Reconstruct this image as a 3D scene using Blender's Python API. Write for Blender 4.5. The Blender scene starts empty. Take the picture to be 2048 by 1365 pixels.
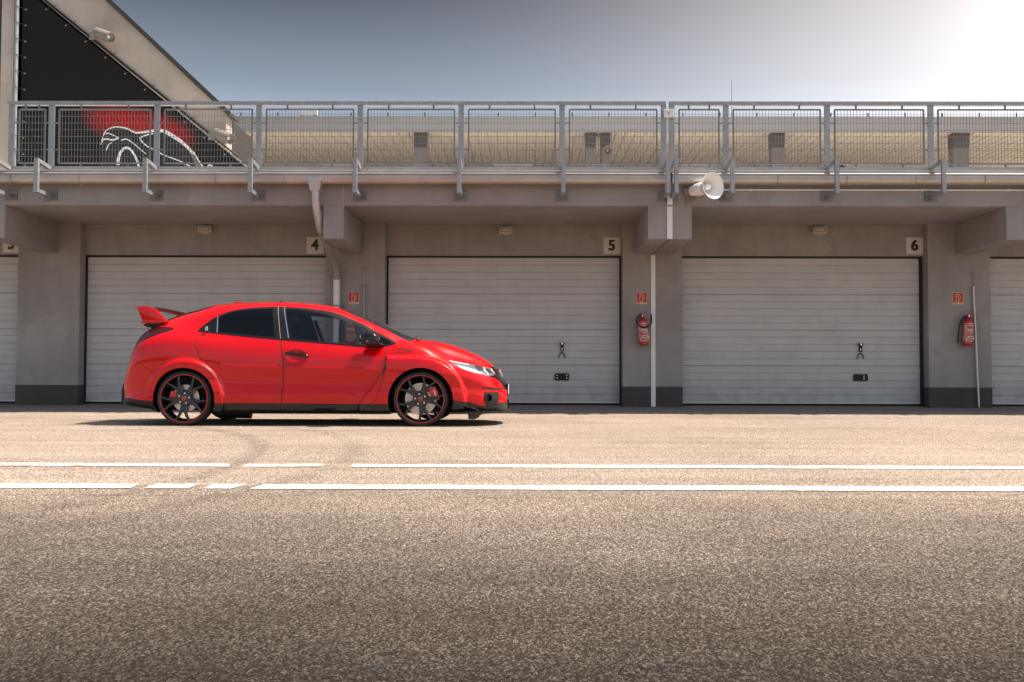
import bpy, bmesh, math, random
import numpy as np
from mathutils import Vector, Matrix, Euler

C = bpy.context.scene.collection
SC = bpy.context.scene
rad = math.radians

# ------------------------------------------------------------------ camera
cam_d = bpy.data.cameras.new("camera")
cam_d.sensor_width = 36.0
cam_d.lens = 2000.0 / 2048.0 * 36.0
cam_d.clip_start = 0.05
cam_d.clip_end = 3000.0
cam = bpy.data.objects.new("camera", cam_d)
C.objects.link(cam)
_th, _ps, _ro = math.atan(69.5 / 2000), math.atan(16 / 2000), 0.0027
_F = Vector((-math.sin(_ps) * math.cos(_th), math.cos(_ps) * math.cos(_th), math.sin(_th)))
_R0 = Vector((math.cos(_ps), math.sin(_ps), 0))
_U0 = _R0.cross(_F)
_R = _R0 * math.cos(_ro) + _U0 * math.sin(_ro)
_U = _R.cross(_F)
cam.matrix_world = Matrix(((_R.x, _U.x, -_F.x, 0), (_R.y, _U.y, -_F.y, 0), (_R.z, _U.z, -_F.z, 0.56), (0, 0, 0, 1)))
SC.camera = cam

# ------------------------------------------------------------------ sun, sky, exposure
SUN_EL, SUN_TO = 60.0, Vector((0.50, 0.012, 0.866))
sun_d = bpy.data.lights.new("sun", 'SUN')
sun_d.energy = 4.6
sun_d.angle = rad(0.5)
sun_d.color = (1.0, 0.90, 0.79)
sun = bpy.data.objects.new("sun", sun_d)
C.objects.link(sun)
sun.location = (20, 14, 30)
sun.rotation_euler = SUN_TO.to_track_quat('Z', 'Y').to_euler()

world = bpy.data.worlds.new("World")
SC.world = world
world.use_nodes = True
wt = world.node_tree
wt.nodes.clear()


def wn(t, **k):
    n = wt.nodes.new(t)
    for a, b in k.items():
        setattr(n, a, b)
    return n


def wmath(op, a, b=None, c=None, clamp=False):
    n = wn('ShaderNodeMath', operation=op, use_clamp=clamp)
    for i, v in enumerate((a, b, c)):
        if v is None:
            continue
        if isinstance(v, (int, float)):
            n.inputs[i].default_value = v
        else:
            wt.links.new(v, n.inputs[i])
    return n.outputs[0]


_tc = wn('ShaderNodeTexCoord')
_sx = wn('ShaderNodeSeparateXYZ')
wt.links.new(_tc.outputs['Generated'], _sx.inputs[0])
_ramp = wn('ShaderNodeValToRGB')
_cr = _ramp.color_ramp
_cr.interpolation = 'B_SPLINE'
_cr.elements[0].position = 0.0
_cr.elements[0].color = (0.27, 0.30, 0.34, 1)
_cr.elements[1].position = 1.0
_cr.elements[1].color = (0.03, 0.036, 0.055, 1)
for p_, c_ in ((0.235, (0.215, 0.262, 0.325, 1)), (0.275, (0.150, 0.182, 0.232, 1)), (0.36, (0.036, 0.039, 0.054, 1))):
    e_ = _cr.elements.new(p_)
    e_.color = c_
wt.links.new(_sx.outputs['Z'], _ramp.inputs[0])
# bright hazy part of the sky up to the right, around the low glare
_gd = Vector((0.50, 0.80, 0.305)).normalized()
_dot = wn('ShaderNodeVectorMath', operation='DOT_PRODUCT')
wt.links.new(_tc.outputs['Generated'], _dot.inputs[0])
_dot.inputs[1].default_value = _gd
_ang = wmath('ARCCOSINE', wmath('MINIMUM', _dot.outputs['Value'], 1.0))
_g1 = wmath('EXPONENT', wmath('MULTIPLY', wmath('POWER', wmath('DIVIDE', _ang, 0.35), 2.0), -1.0))
_g2 = wmath('EXPONENT', wmath('MULTIPLY', wmath('POWER', wmath('DIVIDE', _ang, 0.10), 2.0), -1.0))
_glow = wmath('ADD', wmath('MULTIPLY', _g1, 0.40), wmath('MULTIPLY', _g2, 0.35))
_gc = wn('ShaderNodeMix', data_type='RGBA', blend_type='MIX')
_gc.inputs[6].default_value = (0, 0, 0, 1)
_gc.inputs[7].default_value = (1.0, 0.89, 0.81, 1)
wt.links.new(_glow, _gc.inputs[0])
_gc.clamp_factor = False
_add = wn('ShaderNodeMix', data_type='RGBA', blend_type='ADD')
_add.inputs[0].default_value = 1.0
wt.links.new(_ramp.outputs[0], _add.inputs[6])
wt.links.new(_gc.outputs[2], _add.inputs[7])
_nish = wn('ShaderNodeTexSky', sky_type='NISHITA')
_nish.sun_disc = False
_nish.sun_elevation = rad(SUN_EL)
_nish.sun_rotation = rad(88.6)
_nish.air_density = 1.0
_nish.dust_density = 2.0
_nmul = wn('ShaderNodeMix', data_type='RGBA', blend_type='MULTIPLY')
_nmul.inputs[0].default_value = 1.0
_nmul.inputs[7].default_value = (0.118, 0.104, 0.088, 1)
wt.links.new(_nish.outputs[0], _nmul.inputs[6])
_front = wn('ShaderNodeMapRange', interpolation_type='SMOOTHSTEP')
_front.inputs[1].default_value = 0.30
_front.inputs[2].default_value = 0.72
wt.links.new(_sx.outputs['Y'], _front.inputs[0])
_mix = wn('ShaderNodeMix', data_type='RGBA', blend_type='MIX')
wt.links.new(_front.outputs[0], _mix.inputs[0])
wt.links.new(_nmul.outputs[2], _mix.inputs[6])
wt.links.new(_add.outputs[2], _mix.inputs[7])
_bg = wn('ShaderNodeBackground')
_bg.inputs[1].default_value = 1.0
wt.links.new(_mix.outputs[2], _bg.inputs[0])
_wo = wn('ShaderNodeOutputWorld')
wt.links.new(_bg.outputs[0], _wo.inputs[0])

SC.view_settings.view_transform = 'Standard'
SC.view_settings.look = 'None'
SC.view_settings.gamma = 1.0
SC.view_settings.exposure = 1.0
SC.cycles.max_bounces = 8
SC.cycles.diffuse_bounces = 5
SC.cycles.glossy_bounces = 4
SC.cycles.transparent_max_bounces = 12
SC.cycles.caustics_reflective = False
SC.cycles.caustics_refractive = False
SC.cycles.sample_clamp_indirect = 6.0


# ------------------------------------------------------------------ materials
class NM:
    """small helper round a node material"""
    def __init__(self, name):
        self.m = bpy.data.materials.new(name)
        self.m.use_nodes = True
        self.t = self.m.node_tree
        self.t.nodes.clear()
        self.out = self.t.nodes.new('ShaderNodeOutputMaterial')
        self.p = self.t.nodes.new('ShaderNodeBsdfPrincipled')
        self.t.links.new(self.p.outputs[0], self.out.inputs[0])

    def n(self, t, **k):
        x = self.t.nodes.new(t)
        for a, b in k.items():
            setattr(x, a, b)
        return x

    def l(self, a, b):
        self.t.links.new(a, b)

    def set(self, **k):
        for a, b in k.items():
            a = a.replace('_', ' ')
            if a in self.p.inputs:
                self.p.inputs[a].default_value = b
        return self

    def coord(self, scale=(1, 1, 1), kind='Object'):
        tc = self.n('ShaderNodeTexCoord')
        mp = self.n('ShaderNodeMapping')
        mp.inputs['Scale'].default_value = scale
        self.l(tc.outputs[kind], mp.inputs[0])
        return mp.outputs[0]

    def noise(self, vec, scale, detail=4, rough=0.55):
        x = self.n('ShaderNodeTexNoise')
        x.inputs['Scale'].default_value = scale
        x.inputs['Detail'].default_value = detail
        x.inputs['Roughness'].default_value = rough
        self.l(vec, x.inputs['Vector'])
        return x.outputs['Fac']

    def mr(self, v, a, b, c, d, smooth=False):
        x = self.n('ShaderNodeMapRange')
        if smooth:
            x.interpolation_type = 'SMOOTHSTEP'
        for i, q in zip((1, 2, 3, 4), (a, b, c, d)):
            x.inputs[i].default_value = q
        self.l(v, x.inputs[0])
        return x.outputs[0]

    def mix(self, f, a, b, mode='MIX'):
        x = self.n('ShaderNodeMix', data_type='RGBA', blend_type=mode)
        for i, q in ((0, f), (6, a), (7, b)):
            if isinstance(q, (int, float)):
                x.inputs[i].default_value = q
            elif isinstance(q, tuple):
                x.inputs[i].default_value = q if len(q) == 4 else (*q, 1)
            else:
                self.l(q, x.inputs[i])
        return x.outputs[2]

    def math(self, op, a, b=None):
        x = self.n('ShaderNodeMath', operation=op)
        for i, q in enumerate((a, b)):
            if q is None:
                continue
            if isinstance(q, (int, float)):
                x.inputs[i].default_value = q
            else:
                self.l(q, x.inputs[i])
        return x.outputs[0]

    def bump(self, h, strength, dist):
        x = self.n('ShaderNodeBump')
        x.inputs['Strength'].default_value = strength
        x.inputs['Distance'].default_value = dist
        self.l(h, x.inputs['Height'])
        self.l(x.outputs[0], self.p.inputs['Normal'])


def plain(name, col, rough=0.5, metal=0.0, var=0.06, scale=6.0, coat=0.0, bump=0.0, spec=0.5, coat_rough=0.05):
    m = NM(name)
    m.set(Roughness=rough, Metallic=metal, Coat_Weight=coat, Coat_Roughness=coat_rough, Specular_IOR_Level=spec)
    v = m.coord()
    n = m.noise(v, scale, 5, 0.6)
    f = m.mr(n, 0.3, 0.7, 1 - var, 1 + var)
    cl = m.mix(1.0, (*col, 1), f, 'MULTIPLY')
    m.l(cl, m.p.inputs['Base Color'])
    if bump:
        m.bump(m.noise(v, scale * 12, 4), 0.5, bump)
    return m.m


def stucco(name, col, stain=(0.8, 0.78, 0.76), bump=0.004, amt=0.22, grain=60):
    m = NM(name)
    m.set(Roughness=0.9, Specular_IOR_Level=0.25)
    v = m.coord()
    big = m.noise(v, 0.9, 6, 0.6)
    vs = m.coord((5.0, 5.0, 0.7))
    streak = m.noise(vs, 1.0, 5, 0.6)
    f1 = m.mr(big, 0.35, 0.68, 1 - amt * 0.6, 1 + amt * 0.45)
    f2 = m.mr(streak, 0.35, 0.7, 1 - amt * 0.25, 1 + amt * 0.25)
    c = m.mix(1.0, (*col, 1), f1, 'MULTIPLY')
    c = m.mix(1.0, c, f2, 'MULTIPLY')
    patch = m.noise(v, 2.1, 3, 0.4)
    c = m.mix(m.mr(patch, 0.56, 0.60, 0, 0.35, True), c, (col[0] * stain[0], col[1] * stain[1], col[2] * stain[2], 1))
    fine = m.noise(v, grain, 4, 0.7)
    c = m.mix(1.0, c, m.mr(fine, 0.3, 0.7, 0.94, 1.06), 'MULTIPLY')
    # small chips and scuffs
    chip = m.noise(m.coord((1, 1, 1)), 23.0, 2, 0.4)
    c = m.mix(m.mr(chip, 0.76, 0.78, 0, 0.5), c, (0.5, 0.48, 0.46, 1))
    m.l(c, m.p.inputs['Base Color'])
    m.bump(fine, 0.35, bump)
    return m.m


def asphalt_mat():
    m = NM("asphalt")
    m.set(Roughness=0.95, Specular_IOR_Level=0.08, Sheen_Weight=0.08, Sheen_Roughness=0.35)
    m.p.inputs['Sheen Tint'].default_value = (1.0, 0.9, 0.8, 1)
    v = m.coord()
    vo = m.n('ShaderNodeTexVoronoi')
    vo.inputs['Scale'].default_value = 250.0
    m.l(m.coord((1.0, 0.55, 1.0)), vo.inputs['Vector'])
    hue = m.n('ShaderNodeSeparateColor')
    m.l(vo.outputs['Color'], hue.inputs[0])
    stone = m.mr(hue.outputs[0], 0.0, 1.0, 0.0, 1.0)
    ramp = m.n('ShaderNodeValToRGB')
    ramp.color_ramp.elements[0].color = (0.050, 0.038, 0.029, 1)
    ramp.color_ramp.elements[1].color = (0.56, 0.466, 0.39, 1)
    e = ramp.color_ramp.elements.new(0.45)
    e.color = (0.135, 0.108, 0.086, 1)
    e = ramp.color_ramp.elements.new(0.8)
    e.color = (0.28, 0.226, 0.18, 1)
    m.l(stone, ramp.inputs[0])
    c = ramp.outputs[0]
    # soft noise between stones
    mid = m.noise(m.coord((1.0, 0.6, 1.0)), 70.0, 5, 0.75)
    c = m.mix(1.0, c, m.mr(mid, 0.3, 0.7, 0.5, 1.5), 'MULTIPLY')
    # large patches
    big = m.noise(v, 0.45, 6, 0.6)
    c = m.mix(1.0, c, m.mr(big, 0.3, 0.7, 0.82, 1.16), 'MULTIPLY')
    # worn bands running along the pitlane (tyre passes)
    band = m.noise(m.coord((0.12, 3.0, 1)), 1.0, 4, 0.6)
    c = m.mix(1.0, c, m.mr(band, 0.35, 0.7, 0.86, 1.10), 'MULTIPLY')
    # vignette painted into the base colour: darker near the camera, paler by the garages
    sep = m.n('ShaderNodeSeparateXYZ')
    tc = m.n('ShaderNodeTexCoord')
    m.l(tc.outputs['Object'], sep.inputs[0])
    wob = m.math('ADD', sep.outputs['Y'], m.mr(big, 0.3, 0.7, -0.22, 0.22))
    near_shade = m.math('ADD', m.math('MULTIPLY', m.math('POWER', m.mr(wob, 1.4, 5.4, 0.0, 1.0), 1.3), 1.42), 0.10)
    c = m.mix(1.0, c, near_shade, 'MULTIPLY')
    # curved skid arc, a faint rubber band
    sk = m.n('ShaderNodeVectorMath', operation='DISTANCE')
    sk.inputs[1].default_value = (-9.47, 5.84, 0)
    m.l(tc.outputs['Object'], sk.inputs[0])
    ring = m.math('ABSOLUTE', m.math('SUBTRACT', sk.outputs['Value'], 7.704))
    rk = m.mr(ring, 0.0, 0.15, 0.40, 0.0, True)
    rk = m.math('MULTIPLY', rk, m.mr(m.noise(v, 6.0, 4), 0.35, 0.6, 0.2, 1.0))
    c = m.mix(rk, c, (0.05, 0.042, 0.036, 1))
    sk2 = m.n('ShaderNodeVectorMath', operation='DISTANCE')
    sk2.inputs[1].default_value = (-8.543, 6.47, 0)
    m.l(tc.outputs['Object'], sk2.inputs[0])
    ring2 = m.math('ABSOLUTE', m.math('SUBTRACT', sk2.outputs['Value'], 7.395))
    rk2 = m.math('MULTIPLY', m.mr(ring2, 0.0, 0.15, 0.30, 0.0, True), m.mr(m.noise(v, 5.0, 4), 0.35, 0.6, 0.1, 1.0))
    c = m.mix(rk2, c, (0.05, 0.042, 0.036, 1))
    # long straight tyre tracks crossing towards the right
    for nx, ny, d0, k_, w_ in ((.62, .785, 11.02, .40, .07), (.585, .811, 10.25, .34, .07), (.02, 1.0, 4.62, .30, .05), (-.12, .993, 8.9, .25, .06)):
        dp = m.n('ShaderNodeVectorMath', operation='DOT_PRODUCT')
        dp.inputs[1].default_value = (nx, ny, 0)
        m.l(tc.outputs['Object'], dp.inputs[0])
        rr = m.math('ABSOLUTE', m.math('SUBTRACT', dp.outputs['Value'], d0))
        ff = m.math('MULTIPLY', m.mr(rr, 0.0, w_, k_, 0.0, True), m.mr(m.noise(v, 1.6, 4), 0.35, 0.6, 0.0, 1.0))
        c = m.mix(ff, c, (0.06, 0.05, 0.042, 1))
    # dark oil spots
    spot = m.noise(v, 1.7, 2, 0.3)
    c = m.mix(m.mr(spot, 0.73, 0.80, 0, 0.30, True), c, (0.05, 0.042, 0.036, 1))
    m.l(c, m.p.inputs['Base Color'])
    h = m.math('ADD', m.math('MULTIPLY', vo.outputs['Distance'], -0.9), m.math('MULTIPLY', mid, 0.8))
    m.bump(h, 0.6, 0.006)
    return m.m


def apron_mat():
    m = NM("apron_concrete")
    m.set(Roughness=0.85, Specular_IOR_Level=0.3)
    v = m.coord()
    st = m.noise(m.coord((0.6, 9.0, 1)), 1.0, 5, 0.65)
    c = m.mix(m.mr(st, 0.3, 0.7, 0, 1), (0.15, 0.135, 0.125, 1), (0.24, 0.215, 0.20, 1))
    c = m.mix(1.0, c, m.mr(m.noise(v, 70.0, 4, 0.7), 0.3, 0.7, 0.9, 1.1), 'MULTIPLY')
    m.l(c, m.p.inputs['Base Color'])
    m.bump(m.noise(v, 60, 4), 0.3, 0.003)
    return m.m


def line_mat():
    m = NM("lane_paint")
    m.set(Roughness=0.75, Specular_IOR_Level=0.3)
    v = m.coord()
    n = m.noise(v, 55.0, 4, 0.75)
    w = m.noise(m.coord((0.9, 2.0, 1)), 2.3, 5, 0.65)
    f = m.math('ADD', m.mr(n, 0.3, 0.7, -0.30, 0.30), m.mr(w, 0.35, 0.60, -0.05, 1.05))
    f2 = m.mr(f, 0.12, 0.5, 0, 1)
    c = m.mix(f2, (0.32, 0.26, 0.21, 1), (0.66, 0.635, 0.605, 1))
    m.l(c, m.p.inputs['Base Color'])
    m.bump(n, 0.4, 0.004)
    return m.m


def galv(name, col=(0.36, 0.37, 0.38), rough=0.5):
    m = NM(name)
    m.set(Roughness=rough, Metallic=0.55)
    v = m.coord()
    vo = m.n('ShaderNodeTexVoronoi')
    vo.inputs['Scale'].default_value = 55.0
    m.l(v, vo.inputs['Vector'])
    s = m.n('ShaderNodeSeparateColor')
    m.l(vo.outputs['Color'], s.inputs[0])
    f = m.mr(s.outputs[0], 0, 1, 0.87, 1.12)
    c = m.mix(1.0, (*col, 1), f, 'MULTIPLY')
    c = m.mix(1.0, c, m.mr(m.noise(v, 3.0, 5), 0.3, 0.7, 0.88, 1.1), 'MULTIPLY')
    m.l(c, m.p.inputs['Base Color'])
    m.l(m.mr(s.outputs[1], 0, 1, rough - 0.12, rough + 0.12), m.p.inputs['Roughness'])
    return m.m


def glass(name, tint, refl=1.0, rough=0.0):
    m = NM(name)
    t = m.t
    t.nodes.remove(m.p)
    tr = m.n('ShaderNodeBsdfTransparent')
    tr.inputs[0].default_value = (*tint, 1)
    gl = m.n('ShaderNodeBsdfGlossy')
    gl.inputs['Roughness'].default_value = rough
    gl.inputs['Color'].default_value = (1, 1, 1, 1)
    fr = m.n('ShaderNodeFresnel')
    fr.inputs[0].default_value = 1.5
    mx = m.n('ShaderNodeMixShader')
    m.l(m.math('MULTIPLY', fr.outputs[0], refl), mx.inputs[0])
    m.l(tr.outputs[0], mx.inputs[1])
    m.l(gl.outputs[0], mx.inputs[2])
    m.l(mx.outputs[0], m.out.inputs[0])
    return m.m


def car_paint():
    m = NM("red_paint")
    m.set(Roughness=0.27, Coat_Weight=0.7, Coat_Roughness=0.01, Specular_IOR_Level=0.14)
    v = m.coord()
    n = m.noise(v, 700.0, 2, 0.5)
    c = m.mix(m.mr(n, 0.35, 0.65, 0, 1), (0.50, 0.001, 0.0035, 1), (0.58, 0.0015, 0.005, 1))
    geo = m.n('ShaderNodeNewGeometry')
    c = m.mix(geo.outputs['Backfacing'], c, (0.012, 0.012, 0.013, 1))      # inner side of the panels is dark lining
    m.l(c, m.p.inputs['Base Color'])
    inv = m.math('MULTIPLY', m.math('SUBTRACT', 1.0, geo.outputs['Backfacing']), 0.7)
    m.l(inv, m.p.inputs['Coat Weight'])
    return m.m


def door_mat():
    m = NM("garage_door_paint")
    m.set(Roughness=0.5, Metallic=0.0, Specular_IOR_Level=0.4)
    v = m.coord()
    n = m.noise(m.coord((0.5, 1, 4.0)), 1.6, 5, 0.6)
    c = m.mix(m.mr(n, 0.3, 0.7, 0, 1), (0.50, 0.486, 0.492, 1), (0.57, 0.556, 0.563, 1))
    dirt = m.noise(m.coord((1.2, 1, 0.8)), 2.2, 6, 0.65)
    c = m.mix(m.mr(dirt, 0.50, 0.75, 0, 0.34), c, (0.36, 0.33, 0.31, 1))
    run = m.noise(m.coord((7.0, 1, 0.35)), 2.0, 4, 0.6)
    c = m.mix(m.mr(run, 0.58, 0.78, 0, 0.30), c, (0.40, 0.37, 0.35, 1))
    tcd = m.n('ShaderNodeTexCoord')
    sd = m.n('ShaderNodeSeparateXYZ')
    m.l(tcd.outputs['Object'], sd.inputs[0])
    splash = m.math('MULTIPLY', m.mr(sd.outputs['Z'], 0.1, 0.7, 1, 0, True), m.mr(m.noise(v, 5.0, 5, 0.7), 0.35, 0.65, 0, 0.55))
    c = m.mix(splash, c, (0.30, 0.27, 0.24, 1))
    scr = m.noise(m.coord((1.0, 1, 14.0)), 3.3, 3, 0.5)
    c = m.mix(m.mr(scr, 0.70, 0.74, 0, 0.25), c, (0.70, 0.67, 0.65, 1))
    m.l(c, m.p.inputs['Base Color'])
    m.l(m.mr(dirt, 0.3, 0.7, 0.42, 0.62), m.p.inputs['Roughness'])
    m.bump(m.noise(v, 9.0, 3), 0.12, 0.004)
    return m.m


M = {}
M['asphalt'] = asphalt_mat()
M['apron'] = apron_mat()
M['line'] = line_mat()
M['wall'] = stucco("grey_plaster", (0.335, 0.312, 0.306))
M['fascia'] = stucco("fascia_plaster", (0.325, 0.305, 0.300), amt=0.16)
M['plinth'] = stucco("plinth_paint", (0.085, 0.080, 0.072), amt=0.25)
M['gable'] = stucco("beige_render", (0.46, 0.40, 0.345), amt=0.2)
M['terrace'] = stucco("terrace_screed", (0.58, 0.54, 0.49), amt=0.2)
M['door'] = door_mat()
M['black'] = plain("black_rubber", (0.012, 0.012, 0.012), 0.6)
M['blackgloss'] = plain("black_gloss", (0.006, 0.006, 0.008), 0.15, coat=0.25, var=0.02, spec=0.35)
M['blacktrim'] = plain("black_trim", (0.010, 0.010, 0.011), 0.4, var=0.05, spec=0.3)
M['tyre'] = plain("tyre_rubber", (0.018, 0.017, 0.016), 0.75, var=0.15, scale=20)
M['rim'] = plain("dark_alloy", (0.045, 0.046, 0.053), 0.24, metal=0.6, var=0.05)
M['rimred'] = plain("rim_red_stripe", (0.62, 0.02, 0.012), 0.4)
M['disc'] = plain("brake_disc_steel", (0.52, 0.47, 0.43), 0.35, metal=0.8, var=0.08, scale=25)
M['caliper'] = plain("caliper_red", (0.60, 0.012, 0.01), 0.35, coat=0.5)
M['chrome'] = plain("chrome", (0.85, 0.83, 0.80), 0.12, metal=1.0, var=0.02)
M['nut'] = plain("nut_steel", (0.80, 0.76, 0.72), 0.25, metal=0.7, var=0.02)
M['silverlamp'] = plain("lamp_silver", (0.50, 0.54, 0.60), 0.12, metal=0.8, var=0.03, coat=1.0, coat_rough=0.0)
M['lampdark'] = plain("lamp_dark", (0.03, 0.032, 0.036), 0.15, coat=1.0)
M['tail'] = plain("smoked_tail_lamp", (0.035, 0.006, 0.006), 0.18, coat=0.3, var=0.2, scale=10, spec=0.3)
M['white'] = plain("white_plastic", (0.80, 0.79, 0.77), 0.45, var=0.04)
M['cream'] = plain("cream_enamel", (0.62, 0.54, 0.42), 0.5, var=0.04)
M['offwhite'] = plain("number_plate_white", (0.66, 0.60, 0.55), 0.55, var=0.06, scale=9)
M['dig'] = plain("digit_black", (0.018, 0.018, 0.02), 0.5)
M['galv'] = galv("galvanised_steel")
M['galvd'] = galv("galvanised_bars", (0.22, 0.225, 0.235), 0.55)
M['zinc'] = plain("gutter_zinc", (0.50, 0.46, 0.43), 0.42, metal=0.5, var=0.10, scale=2.5)
M['pipe'] = plain("pipe_zinc", (0.55, 0.54, 0.54), 0.38, metal=0.5, var=0.08, scale=4)
M['wpipe'] = plain("white_pvc", (0.78, 0.77, 0.76), 0.35, var=0.05)
M['signred'] = plain("sign_red", (0.50, 0.028, 0.020), 0.45, var=0.05)
M['signcream'] = plain("sign_cream", (0.68, 0.52, 0.32), 0.5, var=0.04)
M['extred'] = plain("extinguisher_red", (0.46, 0.02, 0.015), 0.3, coat=0.6, var=0.05)
M['green'] = plain("green_cord", (0.02, 0.13, 0.07), 0.5)
M['soffit'] = plain("soffit_sheet", (0.78, 0.715, 0.62), 0.55, var=0.02, scale=1.3)
M['canopyband'] = plain("canopy_fascia", (0.40, 0.395, 0.39), 0.6, var=0.05, scale=0.8)
M['column'] = plain("column_paint", (0.20, 0.175, 0.155), 0.7, var=0.08, scale=2)
M['columnhead'] = plain("column_head_steel", (0.11, 0.098, 0.088), 0.35, metal=0.3, var=0.2, scale=5)
M['darkmetal'] = plain("dark_flashing", (0.05, 0.046, 0.042), 0.5, var=0.1)
M['beigeplastic'] = plain("beige_plastic", (0.24, 0.22, 0.185), 0.5, var=0.06)
M['seatred'] = plain("seat_red", (0.20, 0.008, 0.012), 0.8, var=0.15, scale=30)
M['seatblack'] = plain("seat_black", (0.02, 0.02, 0.022), 0.85)
M['inner'] = plain("cabin_dark", (0.014, 0.014, 0.016), 0.8)
M['belt'] = plain("seat_belt_red", (0.45, 0.01, 0.015), 0.6)
M['paint'] = car_paint()
M['glass_clear'] = glass("window_glass", (0.62, 0.66, 0.68), 0.9)
M['glass_dark'] = glass("privacy_glass", (0.035, 0.036, 0.04), 0.8)
M['glass_screen'] = glass("windscreen_glass", (0.55, 0.60, 0.56), 2.6)
M['glass_flood'] = plain("flood_glass", (0.42, 0.40, 0.37), 0.15, coat=0.8)


# ------------------------------------------------------------------ mesh builder
class MB:
    def __init__(self):
        self.v, self.f, self.mi = [], [], []

    def add(self, vs, fs, mi=0):
        o = len(self.v)
        self.v += [tuple(map(float, p)) for p in vs]
        self.f += [tuple(i + o for i in f) for f in fs]
        self.mi += [mi] * len(fs)
        return self

    def box(self, x0, x1, y0, y1, z0, z1, mi=0):
        vs = [(x, y, z) for x in (x0, x1) for y in (y0, y1) for z in (z0, z1)]
        fs = [(0, 1, 3, 2), (4, 6, 7, 5), (0, 4, 5, 1), (2, 3, 7, 6), (0, 2, 6, 4), (1, 5, 7, 3)]
        return self.add(vs, fs, mi)

    def prism(self, pts, a, b, axis='y', mi=0, pts2=None):
        """polygon in the two other axes, extruded along axis from a to b"""
        n = len(pts)
        pts2 = pts2 or pts

        def mk(p, h):
            return {'y': (p[0], h, p[1]), 'x': (h, p[0], p[1]), 'z': (p[0], p[1], h)}[axis]
        vs = [mk(p, a) for p in pts] + [mk(p, b) for p in pts2]
        fs = [tuple(range(n))[::-1], tuple(range(n, 2 * n))]
        fs += [(i, (i + 1) % n, n + (i + 1) % n, n + i) for i in range(n)]
        return self.add(vs, fs, mi)

    def beam(self, p0, p1, w, h, up=(0, 0, 1), mi=0):
        p0, p1 = Vector(p0), Vector(p1)
        d = (p1 - p0).normalized()
        u = Vector(up)
        s = d.cross(u)
        if s.length < 1e-4:
            s = d.cross(Vector((1, 0, 0)))
        s.normalize()
        u = s.cross(d).normalized()
        vs = []
        for p in (p0, p1):
            for a, b in ((-1, -1), (1, -1), (1, 1), (-1, 1)):
                vs.append(p + s * a * w / 2 + u * b * h / 2)
        fs = [(3, 2, 1, 0), (4, 5, 6, 7)] + [(i, (i + 1) % 4, 4 + (i + 1) % 4, 4 + i) for i in range(4)]
        return self.add(vs, fs, mi)

    def tube(self, pts, r, seg=10, mi=0, cap=True):
        pts = [Vector(p) for p in pts]
        n = len(pts)
        rr = r if isinstance(r, (list, tuple)) else [r] * n
        prev = None
        vs = []
        for i, p in enumerate(pts):
            d = (pts[min(i + 1, n - 1)] - pts[max(i - 1, 0)]).normalized()
            if prev is None:
                a = d.orthogonal().normalized()
            else:
                a = (prev - d * prev.dot(d))
                a = a.normalized() if a.length > 1e-6 else d.orthogonal().normalized()
            prev = a
            b = d.cross(a)
            for k in range(seg):
                t = 2 * math.pi * k / seg
                vs.append(p + a * math.cos(t) * rr[i] + b * math.sin(t) * rr[i])
        fs = []
        for i in range(n - 1):
            for k in range(seg):
                k2 = (k + 1) % seg
                fs.append((i * seg + k, i * seg + k2, (i + 1) * seg + k2, (i + 1) * seg + k))
        if cap:
            fs.append(tuple(range(seg))[::-1])
            fs.append(tuple((n - 1) * seg + k for k in range(seg)))
        return self.add(vs, fs, mi)

    def lathe(self, prof, seg=32, origin=(0, 0, 0), axis=(0, 0, 1), mi=0, mfun=None):
        """prof: list of (r, h) along axis"""
        a = Vector(axis).normalized()
        u = a.orthogonal().normalized()
        w = a.cross(u)
        o = Vector(origin)
        vs = []
        for r, h in prof:
            for k in range(seg):
                t = 2 * math.pi * k / seg
                vs.append(o + a * h + (u * math.cos(t) + w * math.sin(t)) * r)
        base = len(self.v)
        self.v += [tuple(p) for p in vs]
        for i in range(len(prof) - 1):
            for k in range(seg):
                k2 = (k + 1) % seg
                self.f.append((base + i * seg + k, base + i * seg + k2, base + (i + 1) * seg + k2, base + (i + 1) * seg + k))
                self.mi.append(mfun(i) if mfun else mi)
        return self

    def ribbon(self, pts, width, thick, axis='y', mi=0):
        """flat stripe along a polyline lying in the plane normal to axis"""
        P = [Vector(p) for p in pts]
        nrm = Vector({'y': (0, 1, 0), 'z': (0, 0, 1), 'x': (1, 0, 0)}[axis])
        ws = width if isinstance(width, (list, tuple)) else [width] * len(P)
        vs = []
        for i, p in enumerate(P):
            d = (P[min(i + 1, len(P) - 1)] - P[max(i - 1, 0)]).normalized()
            s = d.cross(nrm).normalized()
            for a, b in ((-1, 0), (1, 0), (1, 1), (-1, 1)):
                vs.append(p + s * a * ws[i] / 2 - nrm * b * thick)
        fs = []
        for i in range(len(P) - 1):
            for k in range(4):
                k2 = (k + 1) % 4
                fs.append((i * 4 + k, i * 4 + k2, (i + 1) * 4 + k2, (i + 1) * 4 + k))
        fs += [(3, 2, 1, 0), tuple((len(P) - 1) * 4 + k for k in range(4))]
        return self.add(vs, fs, mi)

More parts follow.
